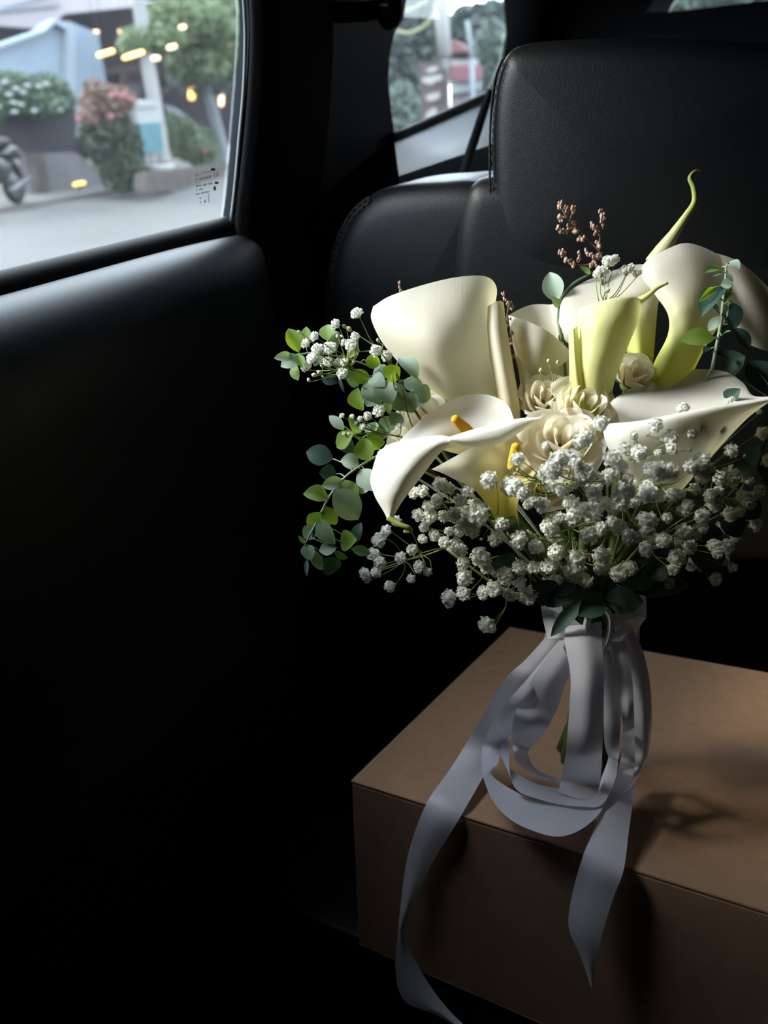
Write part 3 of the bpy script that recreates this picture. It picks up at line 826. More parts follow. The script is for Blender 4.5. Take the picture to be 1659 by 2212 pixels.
# 8 right front horizontal calla
calla('wide calla lying open on its side at the right, pointed tip to the right', [
    ([[(1317, 869, .705), (1350, 846, .722), (1410, 816, .742), (1480, 799, .752), (1560, 801, .748), (1604, 826, .733), (1626, 854, .715), (1665, 857, .70)],
      [(1322, 876, .692), (1355, 868, .704), (1410, 855, .718), (1480, 846, .727), (1555, 848, .723), (1600, 856, .712), (1632, 862, .702), (1668, 859, .69)],
      [(1332, 890, .678), (1368, 900, .682), (1420, 900, .69), (1480, 895, .694), (1550, 888, .69), (1600, 878, .685), (1635, 869, .682), (1668, 861, .684)],
      [(1340, 915, .68), (1380, 930, .68), (1425, 935, .682), (1480, 930, .684), (1545, 915, .684), (1598, 895, .684), (1632, 880, .684), (1665, 866, .684)]], 0, .35),
    ([[(1304, 916, .672), (1340, 913, .664), (1387, 908, .656), (1456, 894, .652), (1538, 878, .656), (1600, 870, .666), (1668, 860, .683)],
      [(1301, 920, .668), (1340, 917, .656), (1387, 912, .648), (1456, 899, .644), (1537, 884, .649), (1600, 875, .661), (1668, 863, .681)],
      [(1303, 930, .667), (1341, 929, .652), (1388, 926, .644), (1456, 914, .641), (1535, 900, .647), (1598, 887, .660), (1665, 867, .681)],
      [(1307, 950, .668), (1346, 954, .652), (1395, 953, .645), (1455, 946, .643), (1525, 934, .650), (1590, 911, .664), (1655, 873, .682)],
      [(1320, 982, .675), (1355, 992, .660), (1400, 996, .655), (1455, 992, .655), (1510, 982, .662), (1560, 952, .673), (1612, 906, .686)],
      [(1345, 1022, .69), (1375, 1032, .680), (1410, 1037, .676), (1450, 1034, .676), (1490, 1022, .68), (1522, 1000, .688), (1555, 968, .695)],
      [(1360, 1075, .70), (1382, 1082, .696), (1406, 1086, .694), (1430, 1084, .694), (1452, 1076, .697), (1470, 1062, .70), (1485, 1045, .704)]], 0, .6)],
    'calla_w', (1415, 1078, .70), (1370, 1160, .725), .009)

# ---------------------------------------------------------------- roses
def rose(label, x, y, d, rpx, axis, np_=19, seed=1):
    rpx *= 1.22
    rnd = random.Random(seed)
    r = rpx * PXM(d)
    ax = Vector(axis).normalized()
    ex = ax.orthogonal().normalized(); ey = ax.cross(ex)
    c = P(x, y, d)
    root = empty('cream_rose', c - ax * r * 0.6, label, 'flower', 'cream roses in the bouquet')
    for i in range(np_):
        k = i / (np_ - 1)
        th = i * 2.399963 + rnd.uniform(-.2, .2)
        rad = r * (0.14 + 0.80 * k ** 0.8)
        wid = 0.95 - 0.30 * k + rnd.uniform(-.1, .1)
        hgt = r * (0.62 - 0.42 * k)
        curl = 0.10 + 0.55 * k
        rows = []
        for v in (0, .3, .6, .82, 1.0):
            row = []
            for u in (-1, -.5, 0, .5, 1):
                prof_r = rad * (0.25 + 0.75 * math.sin(min(v * 1.15, 1.0) * math.pi / 2))
                if v > .75: prof_r += r * curl * (v - .75) * (0.9 + .5 * rnd.random())
                w = wid * (0.55 + 0.45 * math.sin(min(1, v + .15) * math.pi * .62)) * (1 - .25 * max(0, v - .82) / .18)
                a = th + u * w
                z = -r * 0.55 + (hgt + r * 0.55) * v - r * 0.16 * (u * u) * v - (r * 0.22 * curl * max(0, v - .75) / .25) + rnd.uniform(-.02, .02) * r
                pr = prof_r * (1 + 0.06 * u * (1 if i % 2 else -1))
                row.append(c + ex * (pr * math.cos(a)) + ey * (pr * math.sin(a)) + ax * z)
            rows.append(row)
        MB().grid(rows, 2, 2).build('petal', M['rose'], root)
    mb = MB(); mb.ball(c - ax * r * 0.55, (r * .35, r * .35, r * .25), 10, 6, (ex, ey, ax)); mb.build('calyx', M['cstem'], root)
    add_stem(root, c - ax * r * 0.6, c - ax * r * 1.2 + (NECK - c) * 0.2, 0.003, 0.003, M['dstem'])
    return root
toward = (-FW * 0.75 + Vector((0, 0, 0.6)))
rose('upper of two ruffled cream roses at the centre beside the wide right calla', 1262, 885, .715, 66, toward + RT * .1, 21, 3)
rose('lower ruffled cream rose at the centre, above the bright baby\'s breath', 1215, 955, .695, 74, toward - RT * .15, 21, 5)
rose('shaded yellowish rose tucked deep under the small pale calla', 1178, 862, .755, 52, toward, 17, 7)
rose('small cream rose at the foot of the tall yellow calla tubes', 1372, 812, .735, 48, toward + RT * .2, 17, 9)
rose('cream rose at far left behind the folded calla', 912, 905, .765, 52, toward - RT * .5, 17, 13)
rose('pale pinkish rose half hidden beside the yellow throat', 1178, 1040, .725, 58, toward - RT * .1, 17, 17)
rose('pale rose peeking out left of the folded calla lip', 865, 958, .755, 34, toward - RT * .8, 13, 19)

# ---------------------------------------------------------------- baby's breath
def head_mesh(seed):
    rnd = random.Random(seed)
    mb = MB()
    mb.ball((0, 0, 0.05), (0.74, 0.74, 0.70), 12, 8)
    for i in range(64):
        z = 1 - (i + .5) / 64 * 1.4
        a = i * 2.399963 + rnd.uniform(-.3, .3)
        s = math.sqrt(max(0, 1 - z * z))
        dr = Vector((math.cos(a) * s, math.sin(a) * s, z)).normalized()
        t = dr.cross(Vector((rnd.uniform(-1, 1), rnd.uniform(-1, 1), rnd.uniform(-1, 1)))).normalized()
        n = dr.cross(t)
        L = rnd.uniform(0.80, 1.08); w = rnd.uniform(0.13, 0.21)
        vs, uv = [], []
        for k, (f, ww, off) in enumerate(((0.55, .6, 0), (0.78, 1.0, .05), (0.95, 1.1, .10), (1.0, .7, .18))):
            b = dr * (L * f) + n * off * rnd.choice((-1, 1))
            vs += [b - t * w * ww, b + n * 0.03, b + t * w * ww]
        fs = []
        for k in range(3):
            fs += [[k * 3, k * 3 + 1, k * 3 + 4, k * 3 + 3], [k * 3 + 1, k * 3 + 2, k * 3 + 5, k * 3 + 4]]
        mb.add(vs, fs)
    mb.ball((0, 0, -0.55), (0.30, 0.30, 0.38), 8, 5, mi=1)
    o = mb.build('flower_head', [M['gyp'], M['calyx']], origin=(0, 0, 0))
    me = o.data
    bpy.data.objects.remove(o)
    return me
HEADS = [head_mesh(s) for s in range(6)]
mb = MB(); mb.ball((0, 0, 0), (0.8, 0.8, 1.0), 10, 7); mb.ball((0, 0, .8), (.3, .3, .35), 8, 5, mi=1)
o = mb.build('bud', [M['bud'], M['gyp']], origin=(0, 0, 0)); BUD = o.data; bpy.data.objects.remove(o)
for me in HEADS + [BUD]: WL.pop(me, None)

def gd(x, y):
    """front surface of the baby's breath dome"""
    return .618 + .10 * ((x - 1320) / 420) ** 2 + .075 * (max(0, y - 960) / 300) ** 2 + .02 * (max(0, 960 - y) / 100)
gyp = []                                                    # (x, y, d, r_px, is_bud)
for cx, cy, r in ((790, 175, 55), (578, 280, 45), (775, 405, 45), (735, 490, 60), (660, 460, 30), (400, 535, 58), (370, 400, 42), (283, 470, 42), (345, 625, 52), (290, 700, 50),
                  (530, 515, 58), (505, 660, 52), (645, 780, 58), (675, 660, 42), (985, 545, 52), (1090, 600, 55)):
    gyp.append((600 + cx / 4.608, 640 + cy / 4.608, .735 + .02 * math.sin(cx), r / 4.608 * 1.05, False))
for cx, cy, r in ((1010, 1145, 58), (900, 1195, 46), (820, 1225, 30), (850, 1300, 35), (640, 1190, 25), (740, 1200, 25), (780, 1260, 22), (1210, 1290, 26), (660, 1370, 18), (710, 1370, 18), (740, 1385, 18)):
    gyp.append((600 + cx / 4.608, 640 + cy / 4.608, .73, r / 4.608, False))
for cx, cy, r in ((215, 355, 22), (663, 300, 24), (710, 325, 30), (805, 540, 18), (440, 690, 24), (365, 785, 28), (415, 760, 26), (310, 835, 24), (1000, 440, 24), (755, 655, 18), (595, 400, 20), (640, 400, 18), (450, 800, 16), (690, 740, 18)):
    gyp.append((600 + cx / 4.608, 640 + cy / 4.608, .735, r / 4.608, True))
low = ((270, 380, 22), (278, 400, 16), (310, 375, 20), (357, 425, 20), (320, 265, 26), (302, 315, 25), (325, 345, 22), (395, 328, 22), (435, 300, 20), (430, 398, 18), (458, 358, 24), (487, 375, 16),
       (470, 262, 18), (512, 250, 22), (475, 222, 18), (545, 275, 22), (575, 290, 22), (605, 300, 22), (607, 345, 24), (614, 392, 30), (563, 462, 28), (560, 480, 20), (612, 448, 26), (680, 447, 24), (690, 555, 30), (705, 565, 20), (715, 430, 28),
       (755, 390, 32), (770, 452, 28), (832, 452, 32), (672, 325, 34), (690, 360, 22), (800, 262, 30), (720, 262, 30), (738, 210, 25), (660, 170, 38), (640, 190, 30), (860, 290, 28), (805, 358, 26),
       (852, 360, 26), (905, 225, 32), (930, 308, 30), (905, 355, 28), (995, 330, 32), (985, 370, 28), (1030, 405, 26), (1085, 315, 30), (1085, 360, 26), (1145, 378, 32), (1045, 250, 30), (1080, 228, 26),
       (985, 185, 28), (980, 135, 30), (1060, 110, 30), (1055, 165, 34), (1165, 95, 34), (1145, 130, 34), (1240, 105, 34), (1240, 200, 34), (1240, 232, 26), (1180, 255, 28), (1235, 300, 26),
       (1295, 265, 28), (1340, 330, 30), (1330, 365, 22), (1365, 240, 32), (1385, 290, 28), (1430, 185, 28), (1470, 285, 26), (1482, 312, 22), (1475, 400, 22), (1535, 360, 18), (1525, 175, 26), (1570, 120, 26), (1595, 140, 22),
       (1540, 45, 24), (1465, 115, 30), (1330, 110, 26), (1440, 30, 32), (1400, 20, 24), (1280, 30, 34), (1100, 55, 25), (1040, 45, 32), (1010, 20, 28), (920, 30, 34), (885, 45, 22), (945, 95, 20),
       (885, 145, 26), (850, 130, 18), (770, 80, 34), (815, 105, 26), (700, 60, 32), (560, 90, 24), (530, 75, 24), (470, 100, 22), (440, 105, 20), (520, 130, 22), (490, 150, 22), (455, 180, 22),
       (500, 185, 22), (545, 185, 22), (580, 175, 26), (610, 215, 26), (560, 235, 18), (640, 235, 24), (1310, 190, 20), (1120, 200, 20), (940, 190, 22), (380, 200, 18), (345, 235, 20), (600, 130, 24), (625, 100, 24))
for cx, cy, r in low:
    x, y = 620 + cx / 1.597, 1000 + cy / 1.597
    gyp.append((x, y, gd(x, y) + random.uniform(0, .02), r / 1.597 * 0.95, False))
up_ = ((620, 1020, 45), (830, 1095, 28), (965, 1030, 45), (1130, 925, 38), (1170, 1080, 45), (1235, 1040, 45), (1050, 1110, 50), (1060, 1175, 40), (860, 1200, 55), (770, 1170, 40), (700, 1240, 55), (750, 1280, 45),
       (500, 1130, 55), (540, 1105, 45), (440, 1230, 60), (360, 1240, 60), (470, 1270, 45), (290, 1310, 50), (335, 1285, 55), (530, 1330, 55), (500, 1370, 40), (280, 1155, 28), (110, 1235, 40), (970, 1320, 60), (930, 1295, 45),
       (1060, 1310, 50), (1240, 1250, 60), (1275, 1320, 50), (1180, 1290, 45), (1430, 1185, 42), (1620, 1080, 45), (1660, 1250, 45), (1440, 1350, 45), (1310, 1470, 55), (1320, 1520, 45), (1430, 870, 22), (1600, 945, 22),
       (90, 1410, 55), (975, 1200, 26), (1360, 1050, 26), (680, 1340, 45), (790, 1360, 35), (1520, 1500, 40), (1480, 1560, 36), (1560, 1470, 34))
for cx, cy, r in up_:
    x, y = 1080 + cx / 2.865, 560 + cy / 2.865
    gyp.append((x, y, gd(x, y) + random.uniform(-.004, .012), r / 2.865 * 0.95, False))
for x, y, r in ((1315, 566, 13), (1300, 588, 13), (1328, 562, 10), (1352, 585, 12), (1362, 578, 9), (1310, 628, 7), (1375, 592, 8), (1290, 594, 9)):
    gyp.append((x, y, .765, r, False))
for x, y in ((1104, 992), (1105, 1012), (1119, 1015), (1113, 1024), (1370, 940), (1580, 958), (1610, 985), (1185, 780), (1168, 800), (1205, 783), (1265, 1228), (1040, 1165), (1300, 1180), (1490, 972)):
    gyp.append((x, y, gd(x, y) + .005 if y > 900 else .745, 5.0, True))
# deeper heads filling the dome
rf = random.Random(4)
n = 0
while n < 75:
    x, y = rf.uniform(900, 1640), rf.uniform(1010, 1270)
    e = ((x - 1280) / 380) ** 2 + ((y - 1080) / 200) ** 2
    if e > 1 or (y < 1070 and x < 1150): continue
    gyp.append((x, y, gd(x, y) + rf.uniform(.035, .075), rf.uniform(11, 17), False)); n += 1

SPR = [((690, 740), "baby's breath sprig at far left tip among round eucalyptus leaves"),
       ((800, 910), "small baby's breath sprig at left between eucalyptus and folded calla"),
       ((840, 1230), "lowest left baby's breath sprig, below the drooping tip of the folded calla"),
       ((980, 1120), "dim cream baby's breath sprig shaded under the yellow throat"),
       ((1060, 1270), "baby's breath sprig hanging lowest, one head dangling left of the ribbon"),
       ((1230, 1010), "bright baby's breath sprig directly in front of the cream roses"),
       ((1230, 1180), "baby's breath sprig above the ribbon knot"),
       ((1420, 940), "baby's breath sprig against the outer side of the wide right calla"),
       ((1420, 1070), "dense baby's breath sprig just below the wide right calla"),
       ((1500, 1200), "baby's breath sprig at the lower right against the dark seat"),
       ((1620, 1000), "baby's breath sprig at the right edge beside dark leaves"),
       ((1325, 585), "small baby's breath sprig at the top beside the dried brown sprig"),
       ((1170, 790), "thin budding baby's breath twig in front of the shaded rose")]
groups = [[] for _ in SPR]
for g_ in gyp:
    k = min(range(len(SPR)), key=lambda i: (g_[0] - SPR[i][0][0]) ** 2 + (g_[1] - SPR[i][0][1]) ** 2)
    groups[k].append(g_)
CEN = P(1240, 1120, .78)                                      # where the stalks spread
rh = random.Random(21)
for (cxy, lab), gs in zip(SPR, groups):
    if not gs: continue
    cen = sum((P(x, y, d) for x, y, d, r, b in gs), Vector()) / len(gs)
    hub = cen + (CEN - cen) * 0.30
    root = empty('gypsophila_sprig', hub, lab, 'flower', "baby's breath in the bouquet")
    st = MB()
    n, b = foot(stem_no[0]); stem_no[0] += 1
    st.tube([hub, hub + (n - hub) * .5 + Vector((0, 0, -.01)), n + AX * .03, n, (n + b) / 2, b], [.0013, .0016, .0018, .0018, .0018, .0018], 6, 3)
    # side branches: a few nodes, every head joins the nearest one
    nodes = []
    left = list(gs)
    kk = max(2, len(gs) // 5)
    for i in range(kk):
        seed_ = left[(i * 7) % len(left)]
        p = P(*seed_[:3]); q = p + (hub - p) * rh.uniform(.35, .55)
        nodes.append(q)
        m_ = (hub + q) / 2 + Vector((rh.uniform(-.006, .006), rh.uniform(-.006, .006), rh.uniform(-.004, .008)))
        st.tube([hub, m_, q], [.0010, .0008, .0007], 5, 3)
    for x, y, d, r, isb in gs:
        p = P(x, y, d)
        q = min(nodes, key=lambda z: (z - p).length)
        out = (p - CEN).normalized() + Vector((rh.uniform(-.5, .5), rh.uniform(-.5, .5), rh.uniform(-.2, .6)))
        out.normalize()
        R = r * PXM(d) * (1.15 if not isb else 1.0)
        foot_p = p - out * R * (0.8 if not isb else .9)
        m_ = (q + foot_p) / 2 - out * 0.004 + Vector((rh.uniform(-.003, .003), rh.uniform(-.003, .003), rh.uniform(-.003, .003)))
        st.tube([q, m_, foot_p], [.0006, .0005, .0004], 5, 3)
        o = link_mesh('bud' if isb else 'flower_head', BUD if isb else HEADS[rh.randrange(6)], p, root)
        o.rotation_mode = 'QUATERNION'
        o.rotation_quaternion = out.to_track_quat('Z', 'Y')
        o.scale = (R * rh.uniform(.85, 1.1), R * rh.uniform(.85, 1.1), R * rh.uniform(.9, 1.15))
    st.build('stem', M['gstem'], root)

# ---------------------------------------------------------------- eucalyptus and other leaves
def leaf(parent, b, t, w, m, fold=0.25, bend=0.12, face=None, name='leaf'):
    """b, t: (px, py, d) base and tip; w: width in px"""
    A, B = P(*b), P(*t)
    L = (B - A).length
    ax = (B - A).normalized()
    f = (face or (-FW + Vector((-.25, 0, .35)))).normalized()
    s = ax.cross(f)
    if s.length < 1e-4: s = ax.orthogonal()
    s.normalize(); n = s.cross(ax)
    hw = w * 1.2 * PXM(b[2]) / 2
    rows = []
    for v, ww in ((0, .08), (.15, .62), (.38, 1.0), (.62, .93), (.84, .58), (1.0, .04)):
        c = A + ax * (L * v) + n * (L * bend * math.sin(v * math.pi)) * 1.0
        e = n * (hw * ww * fold)
        rows.append([c - s * hw * ww + e, c - s * hw * ww * .5 + e * .35, c, c + s * hw * ww * .5 + e * .35, c + s * hw * ww + e])
    return MB().grid(rows, 2, 2).build(name, M[m], parent)
def branch(label, stem_px, r, leaves, cr, dd=.74, m='estem', to_neck=True):
    """stem_px: pixel points from the tip inwards; leaves: (bx, by, tx, ty, w, kind[, depth shift])"""
    sc, ox, oy = cr
    pts = [P(ox + x / sc, oy + y / sc, d) for x, y, d in stem_px]
    root = empty('eucalyptus_branch', pts[-1], label, 'foliage', 'eucalyptus in the bouquet')
    mb = MB()
    mb.tube(pts, [r * .5] + [r] * (len(pts) - 1), 6, 4)
    if to_neck:
        n, b = foot(stem_no[0]); stem_no[0] += 1
        mb.tube([pts[-1], (pts[-1] + n + AX * .06) / 2, n + AX * .03, n, (n + b) / 2, b], r, 6, 4)
    rr = random.Random(len(leaves) * 3 + 1)
    for q in leaves:
        bx_, by_, tx, ty, w, k = q[:6]
        s = q[6] if len(q) > 6 else 0
        x0, y0, x1, y1 = ox + bx_ / sc, oy + by_ / sc, ox + tx / sc, oy + ty / sc
        d0 = dd + s
        fc = -FW + RT * rr.uniform(-.7, .3) + UP * rr.uniform(-.1, .7)
        leaf(root, (x0, y0, d0), (x1, y1, d0 + rr.uniform(-.016, .012)), w / sc, {'p': 'leaf_pale', 'g': 'leaf_green', 'm': 'leaf_mid', 'd': 'leaf_dark'}[k], rr.uniform(.1, .45), rr.uniform(.03, .16), fc)
        # petiole to the nearest stem point
        A = P(x0, y0, d0)
        c = min(smooth_line(pts, 4), key=lambda z: (z - A).length)
        if (c - A).length > .002:
            mb.tube([c, (c + A) / 2 + Vector((0, 0, .002)), A], [r * .5, r * .45, r * .4], 5, 2)
    mb.build('stem', M[m], root)
    return root
C3 = (3.016, 580, 560)
branch('eucalyptus branch hanging at lower left with round blue-green leaves',
       [(235, 1860, .735), (290, 1760, .735), (340, 1660, .737), (400, 1540, .738), (500, 1420, .74), (600, 1345, .745), (720, 1275, .755)], .0013,
       [(590, 1330, 470, 1310, 90, 'p'), (600, 1370, 690, 1510, 115, 'p'), (480, 1440, 345, 1480, 75, 'p'), (430, 1500, 585, 1695, 160, 'p', -.01), (390, 1560, 225, 1530, 105, 'g'),
        (480, 1440, 565, 1610, 110, 'g', .012), (370, 1610, 440, 1730, 95, 'g'), (340, 1650, 262, 1750, 85, 'g'), (330, 1690, 435, 1855, 105, 'm'), (310, 1740, 230, 1815, 85, 'p'),
        (470, 1845, 575, 1825, 115, 'g', .01), (560, 1850, 605, 1715, 65, 'd', .02), (240, 1860, 275, 1965, 75, 'm'), (290, 1890, 350, 2025, 65, 'p'), (330, 1900, 445, 1875, 75, 'p'),
        (430, 1900, 515, 1950, 45, 'm'), (540, 1885, 665, 1920, 60, 'm', .01), (250, 1960, 250, 2065, 28, 'd'), (360, 1950, 465, 2010, 120, 'd', .02), (420, 1300, 245, 1255, 115, 'd', .04),
        (440, 1400, 330, 1390, 95, 'd', .04), (560, 1240, 430, 1190, 95, 'd', .04), (240, 1850, 195, 1800, 25, 'm'), (660, 1420, 600, 1530, 90, 'p', .008)], C3, .735)
branch('eucalyptus branch at mid left with bright green leaves below the pale cluster',
       [(430, 1050, .745), (520, 1110, .745), (600, 1180, .75), (700, 1230, .76)], .0011,
       [(650, 1310, 610, 1165, 135, 'g', -.01), (705, 1240, 665, 1130, 120, 'g'), (445, 1225, 550, 1125, 95, 'g'), (720, 1180, 725, 1070, 120, 'p'), (490, 1110, 395, 1020, 60, 'p'),
        (600, 1130, 520, 1030, 60, 'm'), (650, 1150, 700, 1060, 80, 'm'), (760, 1120, 800, 1020, 100, 'm', .01), (860, 1010, 800, 1080, 90, 'p')], C3, .742)
branch('thick cluster of pale sage leaves just left of the largest calla',
       [(560, 720, .752), (660, 770, .752), (780, 800, .755), (900, 840, .765), (1010, 900, .775)], .0014,
       [(610, 985, 585, 835, 120, 'g', -.005), (625, 810, 735, 945, 120, 'p'), (730, 790, 800, 945, 130, 'p', -.006), (810, 840, 870, 990, 130, 'p', -.003), (890, 870, 945, 1000, 120, 'p'),
        (950, 860, 1055, 905, 110, 'p'), (770, 770, 695, 705, 90, 'p'), (850, 775, 745, 705, 95, 'g', -.006), (640, 810, 570, 715, 80, 'g'), (880, 790, 1010, 855, 90, 'p', .008),
        (850, 640, 970, 780, 100, 'p', .012), (785, 890, 790, 1015, 55, 'g'), (700, 860, 640, 960, 110, 'm', .01), (660, 770, 760, 830, 90, 'p'), (560, 790, 520, 730, 60, 'm', .01), (860, 900, 780, 860, 90, 'p', .003),
        (920, 960, 1000, 930, 110, 'p', .006), (740, 900, 700, 800, 100, 'm', .006)], C3, .748)
branch('eucalyptus sprig at the far left tip with one bright yellow-green leaf',
       [(110, 640, .75), (200, 620, .75), (320, 610, .75), (480, 640, .752), (640, 690, .757), (780, 760, .765)], .0010,
       [(195, 605, 130, 452, 92, 'g'), (240, 570, 245, 440, 65, 'g'), (385, 530, 385, 425, 85, 'g', .004), (450, 570, 400, 470, 80, 'm', .008), (210, 640, 80, 700, 85, 'p'), (160, 635, 35, 645, 55, 'p'),
        (160, 690, 195, 790, 60, 'g', .006), (190, 620, 220, 710, 55, 'g'), (630, 660, 730, 680, 80, 'g'), (510, 620, 590, 610, 55, 'g'), (350, 790, 450, 800, 65, 'd', .01), (510, 790, 600, 800, 70, 'm', .012),
        (330, 620, 300, 700, 70, 'm', .01), (450, 640, 500, 720, 80, 'm', .01), (460, 760, 495, 870, 22, 'd')], C3, .75)
C8 = (5.947, 1380, 500)
branch('eucalyptus sprig rising at the right in front of the large upper right calla',
       [(1120, 470, .722), (1110, 700, .722), (1080, 950, .724), (1050, 1200, .727), (1000, 1460, .731), (940, 1760, .738)], .0016,
       [(1090, 720, 800, 1100, 230, 'd'), (970, 720, 770, 910, 80, 'g', -.006), (870, 860, 790, 1090, 110, 'g', -.004), (1190, 680, 1050, 690, 130, 'p', -.006), (1190, 760, 1120, 900, 110, 'g'),
        (970, 1370, 520, 1400, 210, 'g', -.006), (1050, 1090, 890, 1280, 110, 'p', -.004), (1130, 930, 1130, 1105, 36, 'p', -.006), (1200, 920, 1230, 1260, 190, 'd'), (1240, 1240, 1420, 1520, 150, 'd', .004),
        (1050, 480, 840, 530, 120, 'm', .01), (1110, 530, 950, 575, 55, 'p', -.004), (1130, 530, 1210, 650, 50, 'p', -.004), (1140, 400, 1290, 490, 130, 'p', .006), (1020, 1050, 900, 930, 90, 'd', .008),
        (1060, 1340, 1180, 1280, 55, 'm'), (980, 1560, 1150, 1620, 120, 'd', .01), (930, 1500, 830, 1560, 90, 'd', .01)], C8, .722)
branch('thin curved stem with one grey-green leaf at the top, left of the dried sprig',
       [(1275, 592, .80), (1240, 612, .80), (1214, 645, .798), (1206, 685, .795), (1215, 740, .79)], .0017,
       [(1203, 652, 1187, 588, 38, 'p', -.002), (1212, 665, 1192, 640, 14, 'p'), (1210, 720, 1228, 750, 18, 'd'), (1275, 592, 1252, 575, 10, 'm')], (1, 0, 0), .797, 'leaf_mid')
branch('dark eucalyptus leaves at the right edge behind the baby\'s breath',
       [(1690, 880, .72), (1650, 960, .72), (1600, 1040, .725), (1540, 1110, .735)], .0014,
       [(1630, 900, 1690, 950, 50, 'd'), (1640, 990, 1580, 1030, 40, 'd'), (1650, 980, 1670, 1060, 50, 'd'), (1600, 1060, 1560, 1010, 40, 'm', .01), (1590, 1070, 1640, 1120, 45, 'd'), (1560, 1100, 1600, 1160, 50, 'd'),
        (1570, 870, 1600, 840, 30, 'd'), (1610, 1010, 1640, 960, 34, 'd'), (1520, 1130, 1540, 1200, 50, 'd'), (1480, 1180, 1570, 1240, 60, 'd', .02), (1620, 780, 1660, 850, 60, 'd', .04), (1560, 800, 1610, 770, 50, 'd', .04)], (1, 0, 0), .715, 'dstem')
branch('dark collar leaves right above the ribbon wrap',
       [(1180, 1290, .74), (1240, 1300, .745), (1300, 1300, .745), (1360, 1290, .745)], .0018,
       [(1265, 1290, 1190, 1375, 26, 'd', -.03), (1220, 1290, 1300, 1325, 50, 'd', -.02), (1300, 1290, 1250, 1330, 45, 'd', -.03), (1310, 1290, 1390, 1300, 50, 'd', -.02), (1370, 1280, 1490, 1262, 44, 'd'),
        (1200, 1290, 1150, 1260, 50, 'd'), (1300, 1260, 1220, 1240, 60, 'd'), (1340, 1260, 1420, 1230, 60, 'd'), (1250, 1270, 1180, 1310, 44, 'd', -.01), (1400, 1250, 1460, 1210, 50, 'd'), (1130, 1230, 1060, 1220, 50, 'd', .01)], (1, 0, 0), .745, 'dstem')

# ---------------------------------------------------------------- dried statice
def statice(label, stems, buds, d, bud_r):
    root = empty('dried_sprig', P(*stems[0][0], d), label, 'flower')
    mb = MB()
    for s in stems:
        mb.tube([P(x, y, d) for x, y in s], [.0012] + [.0008] * (len(s) - 1), 6, 4)
    n, b = foot(stem_no[0]); stem_no[0] += 1
    p = P(*stems[0][0], d)
    mb.tube([p, p + (n - p) * .5, n + AX * .03, n, (n + b) / 2, b], .0013, 6, 4)
    mb.build('stem', M['twig'], root)
    rr = random.Random(8)
    for x, y in buds:
        mb = MB(); c = P(x, y, d + rr.uniform(-.006, .004)); r = bud_r * PXM(d)
        for k in range(4):
            o_ = Vector((rr.uniform(-1, 1), rr.uniform(-1, 1), rr.uniform(-1, 1))) * r * .7
            mb.ball(c + o_, (r * rr.uniform(.4, .65), r * rr.uniform(.4, .65), r * rr.uniform(.5, .95)), 6, 5)
        mb.build('bud', M['statice'], root)
    return root
q = lambda x, y: (1150 + x / 3.259, 340 + y / 3.259)
statice('dried pinkish brown sprig rising at the top against the headrest',
        [[q(500, 720), q(460, 650), q(380, 570), q(310, 490), q(240, 420), q(195, 330)], [q(470, 660), q(478, 560), q(502, 470), q(488, 380)], [q(450, 740), q(340, 760), q(250, 715), q(200, 660)],
         [q(310, 490), q(230, 515), q(175, 505)], [q(265, 440), q(290, 370)], [q(255, 430), q(180, 430)], [q(480, 560), q(440, 490)]],
        [q(*c) for c in ((195, 320), (190, 345), (235, 355), (250, 365), (292, 355), (290, 385), (180, 425), (205, 435), (235, 400), (180, 500), (205, 515), (230, 525), (262, 490), (285, 470), (305, 462), (298, 515), (300, 535), (325, 572), (350, 575),
                         (420, 475), (440, 490), (460, 510), (445, 530), (488, 378), (495, 400), (498, 430), (495, 460), (460, 610), (470, 635), (200, 660), (215, 685), (245, 715), (270, 735), (285, 755), (335, 680), (380, 655), (400, 675),
                         (430, 690), (455, 700), (440, 730), (455, 760), (420, 765), (330, 720), (470, 680))], .80, 6.0)
statice('dried brown twig standing between the largest calla and the small pale one',
        [[(1118, 790), (1110, 750), (1102, 715), (1095, 690), (1098, 660), (1086, 636)], [(1098, 660), (1110, 665), (1104, 650)]],
        [(1086, 634), (1090, 645), (1098, 655), (1106, 665), (1100, 690), (1096, 705), (1102, 720), (1106, 740), (1112, 755), (1103, 735), (1108, 770)], .79, 5.0)
statice('tip of a dried brown twig poking above the largest calla\'s left side', [[(872, 660), (866, 635), (862, 610)]], [(862, 610), (863, 620), (866, 628)], .80, 4.0)

# ================================================================ RIBBON
rib = empty('satin_ribbon', NECK, 'white satin ribbon tied round the bouquet neck with loops and two long tails', 'ribbon')
def dd(x, y, d):
    return dbox(x, y) - d if d < 0.3 else d
def strip(name, L, R, D, bul=0.0, lab=None):
    """L, R: pixel edges; D: depth (or, under 0.3, height off the box) at each station, pair or single"""
    rows = []
    for (a, b), (c, d_), z in zip(L, R, D):
        z0, z1 = z if isinstance(z, tuple) else (z, z)
        zm = ((a + c) / 2, (b + d_) / 2)
        p, q_ = P(a, b, dd(a, b, z0)), P(c, d_, dd(c, d_, z1))
        m_ = (p + q_) / 2 - FW * bul
        rows.append([p, m_, q_])
    o = MB().grid(rows, 5, 6).build(name, M['ribbon'], rib)
    return o
F = DN - 0.052                                              # depth of the front of the neck
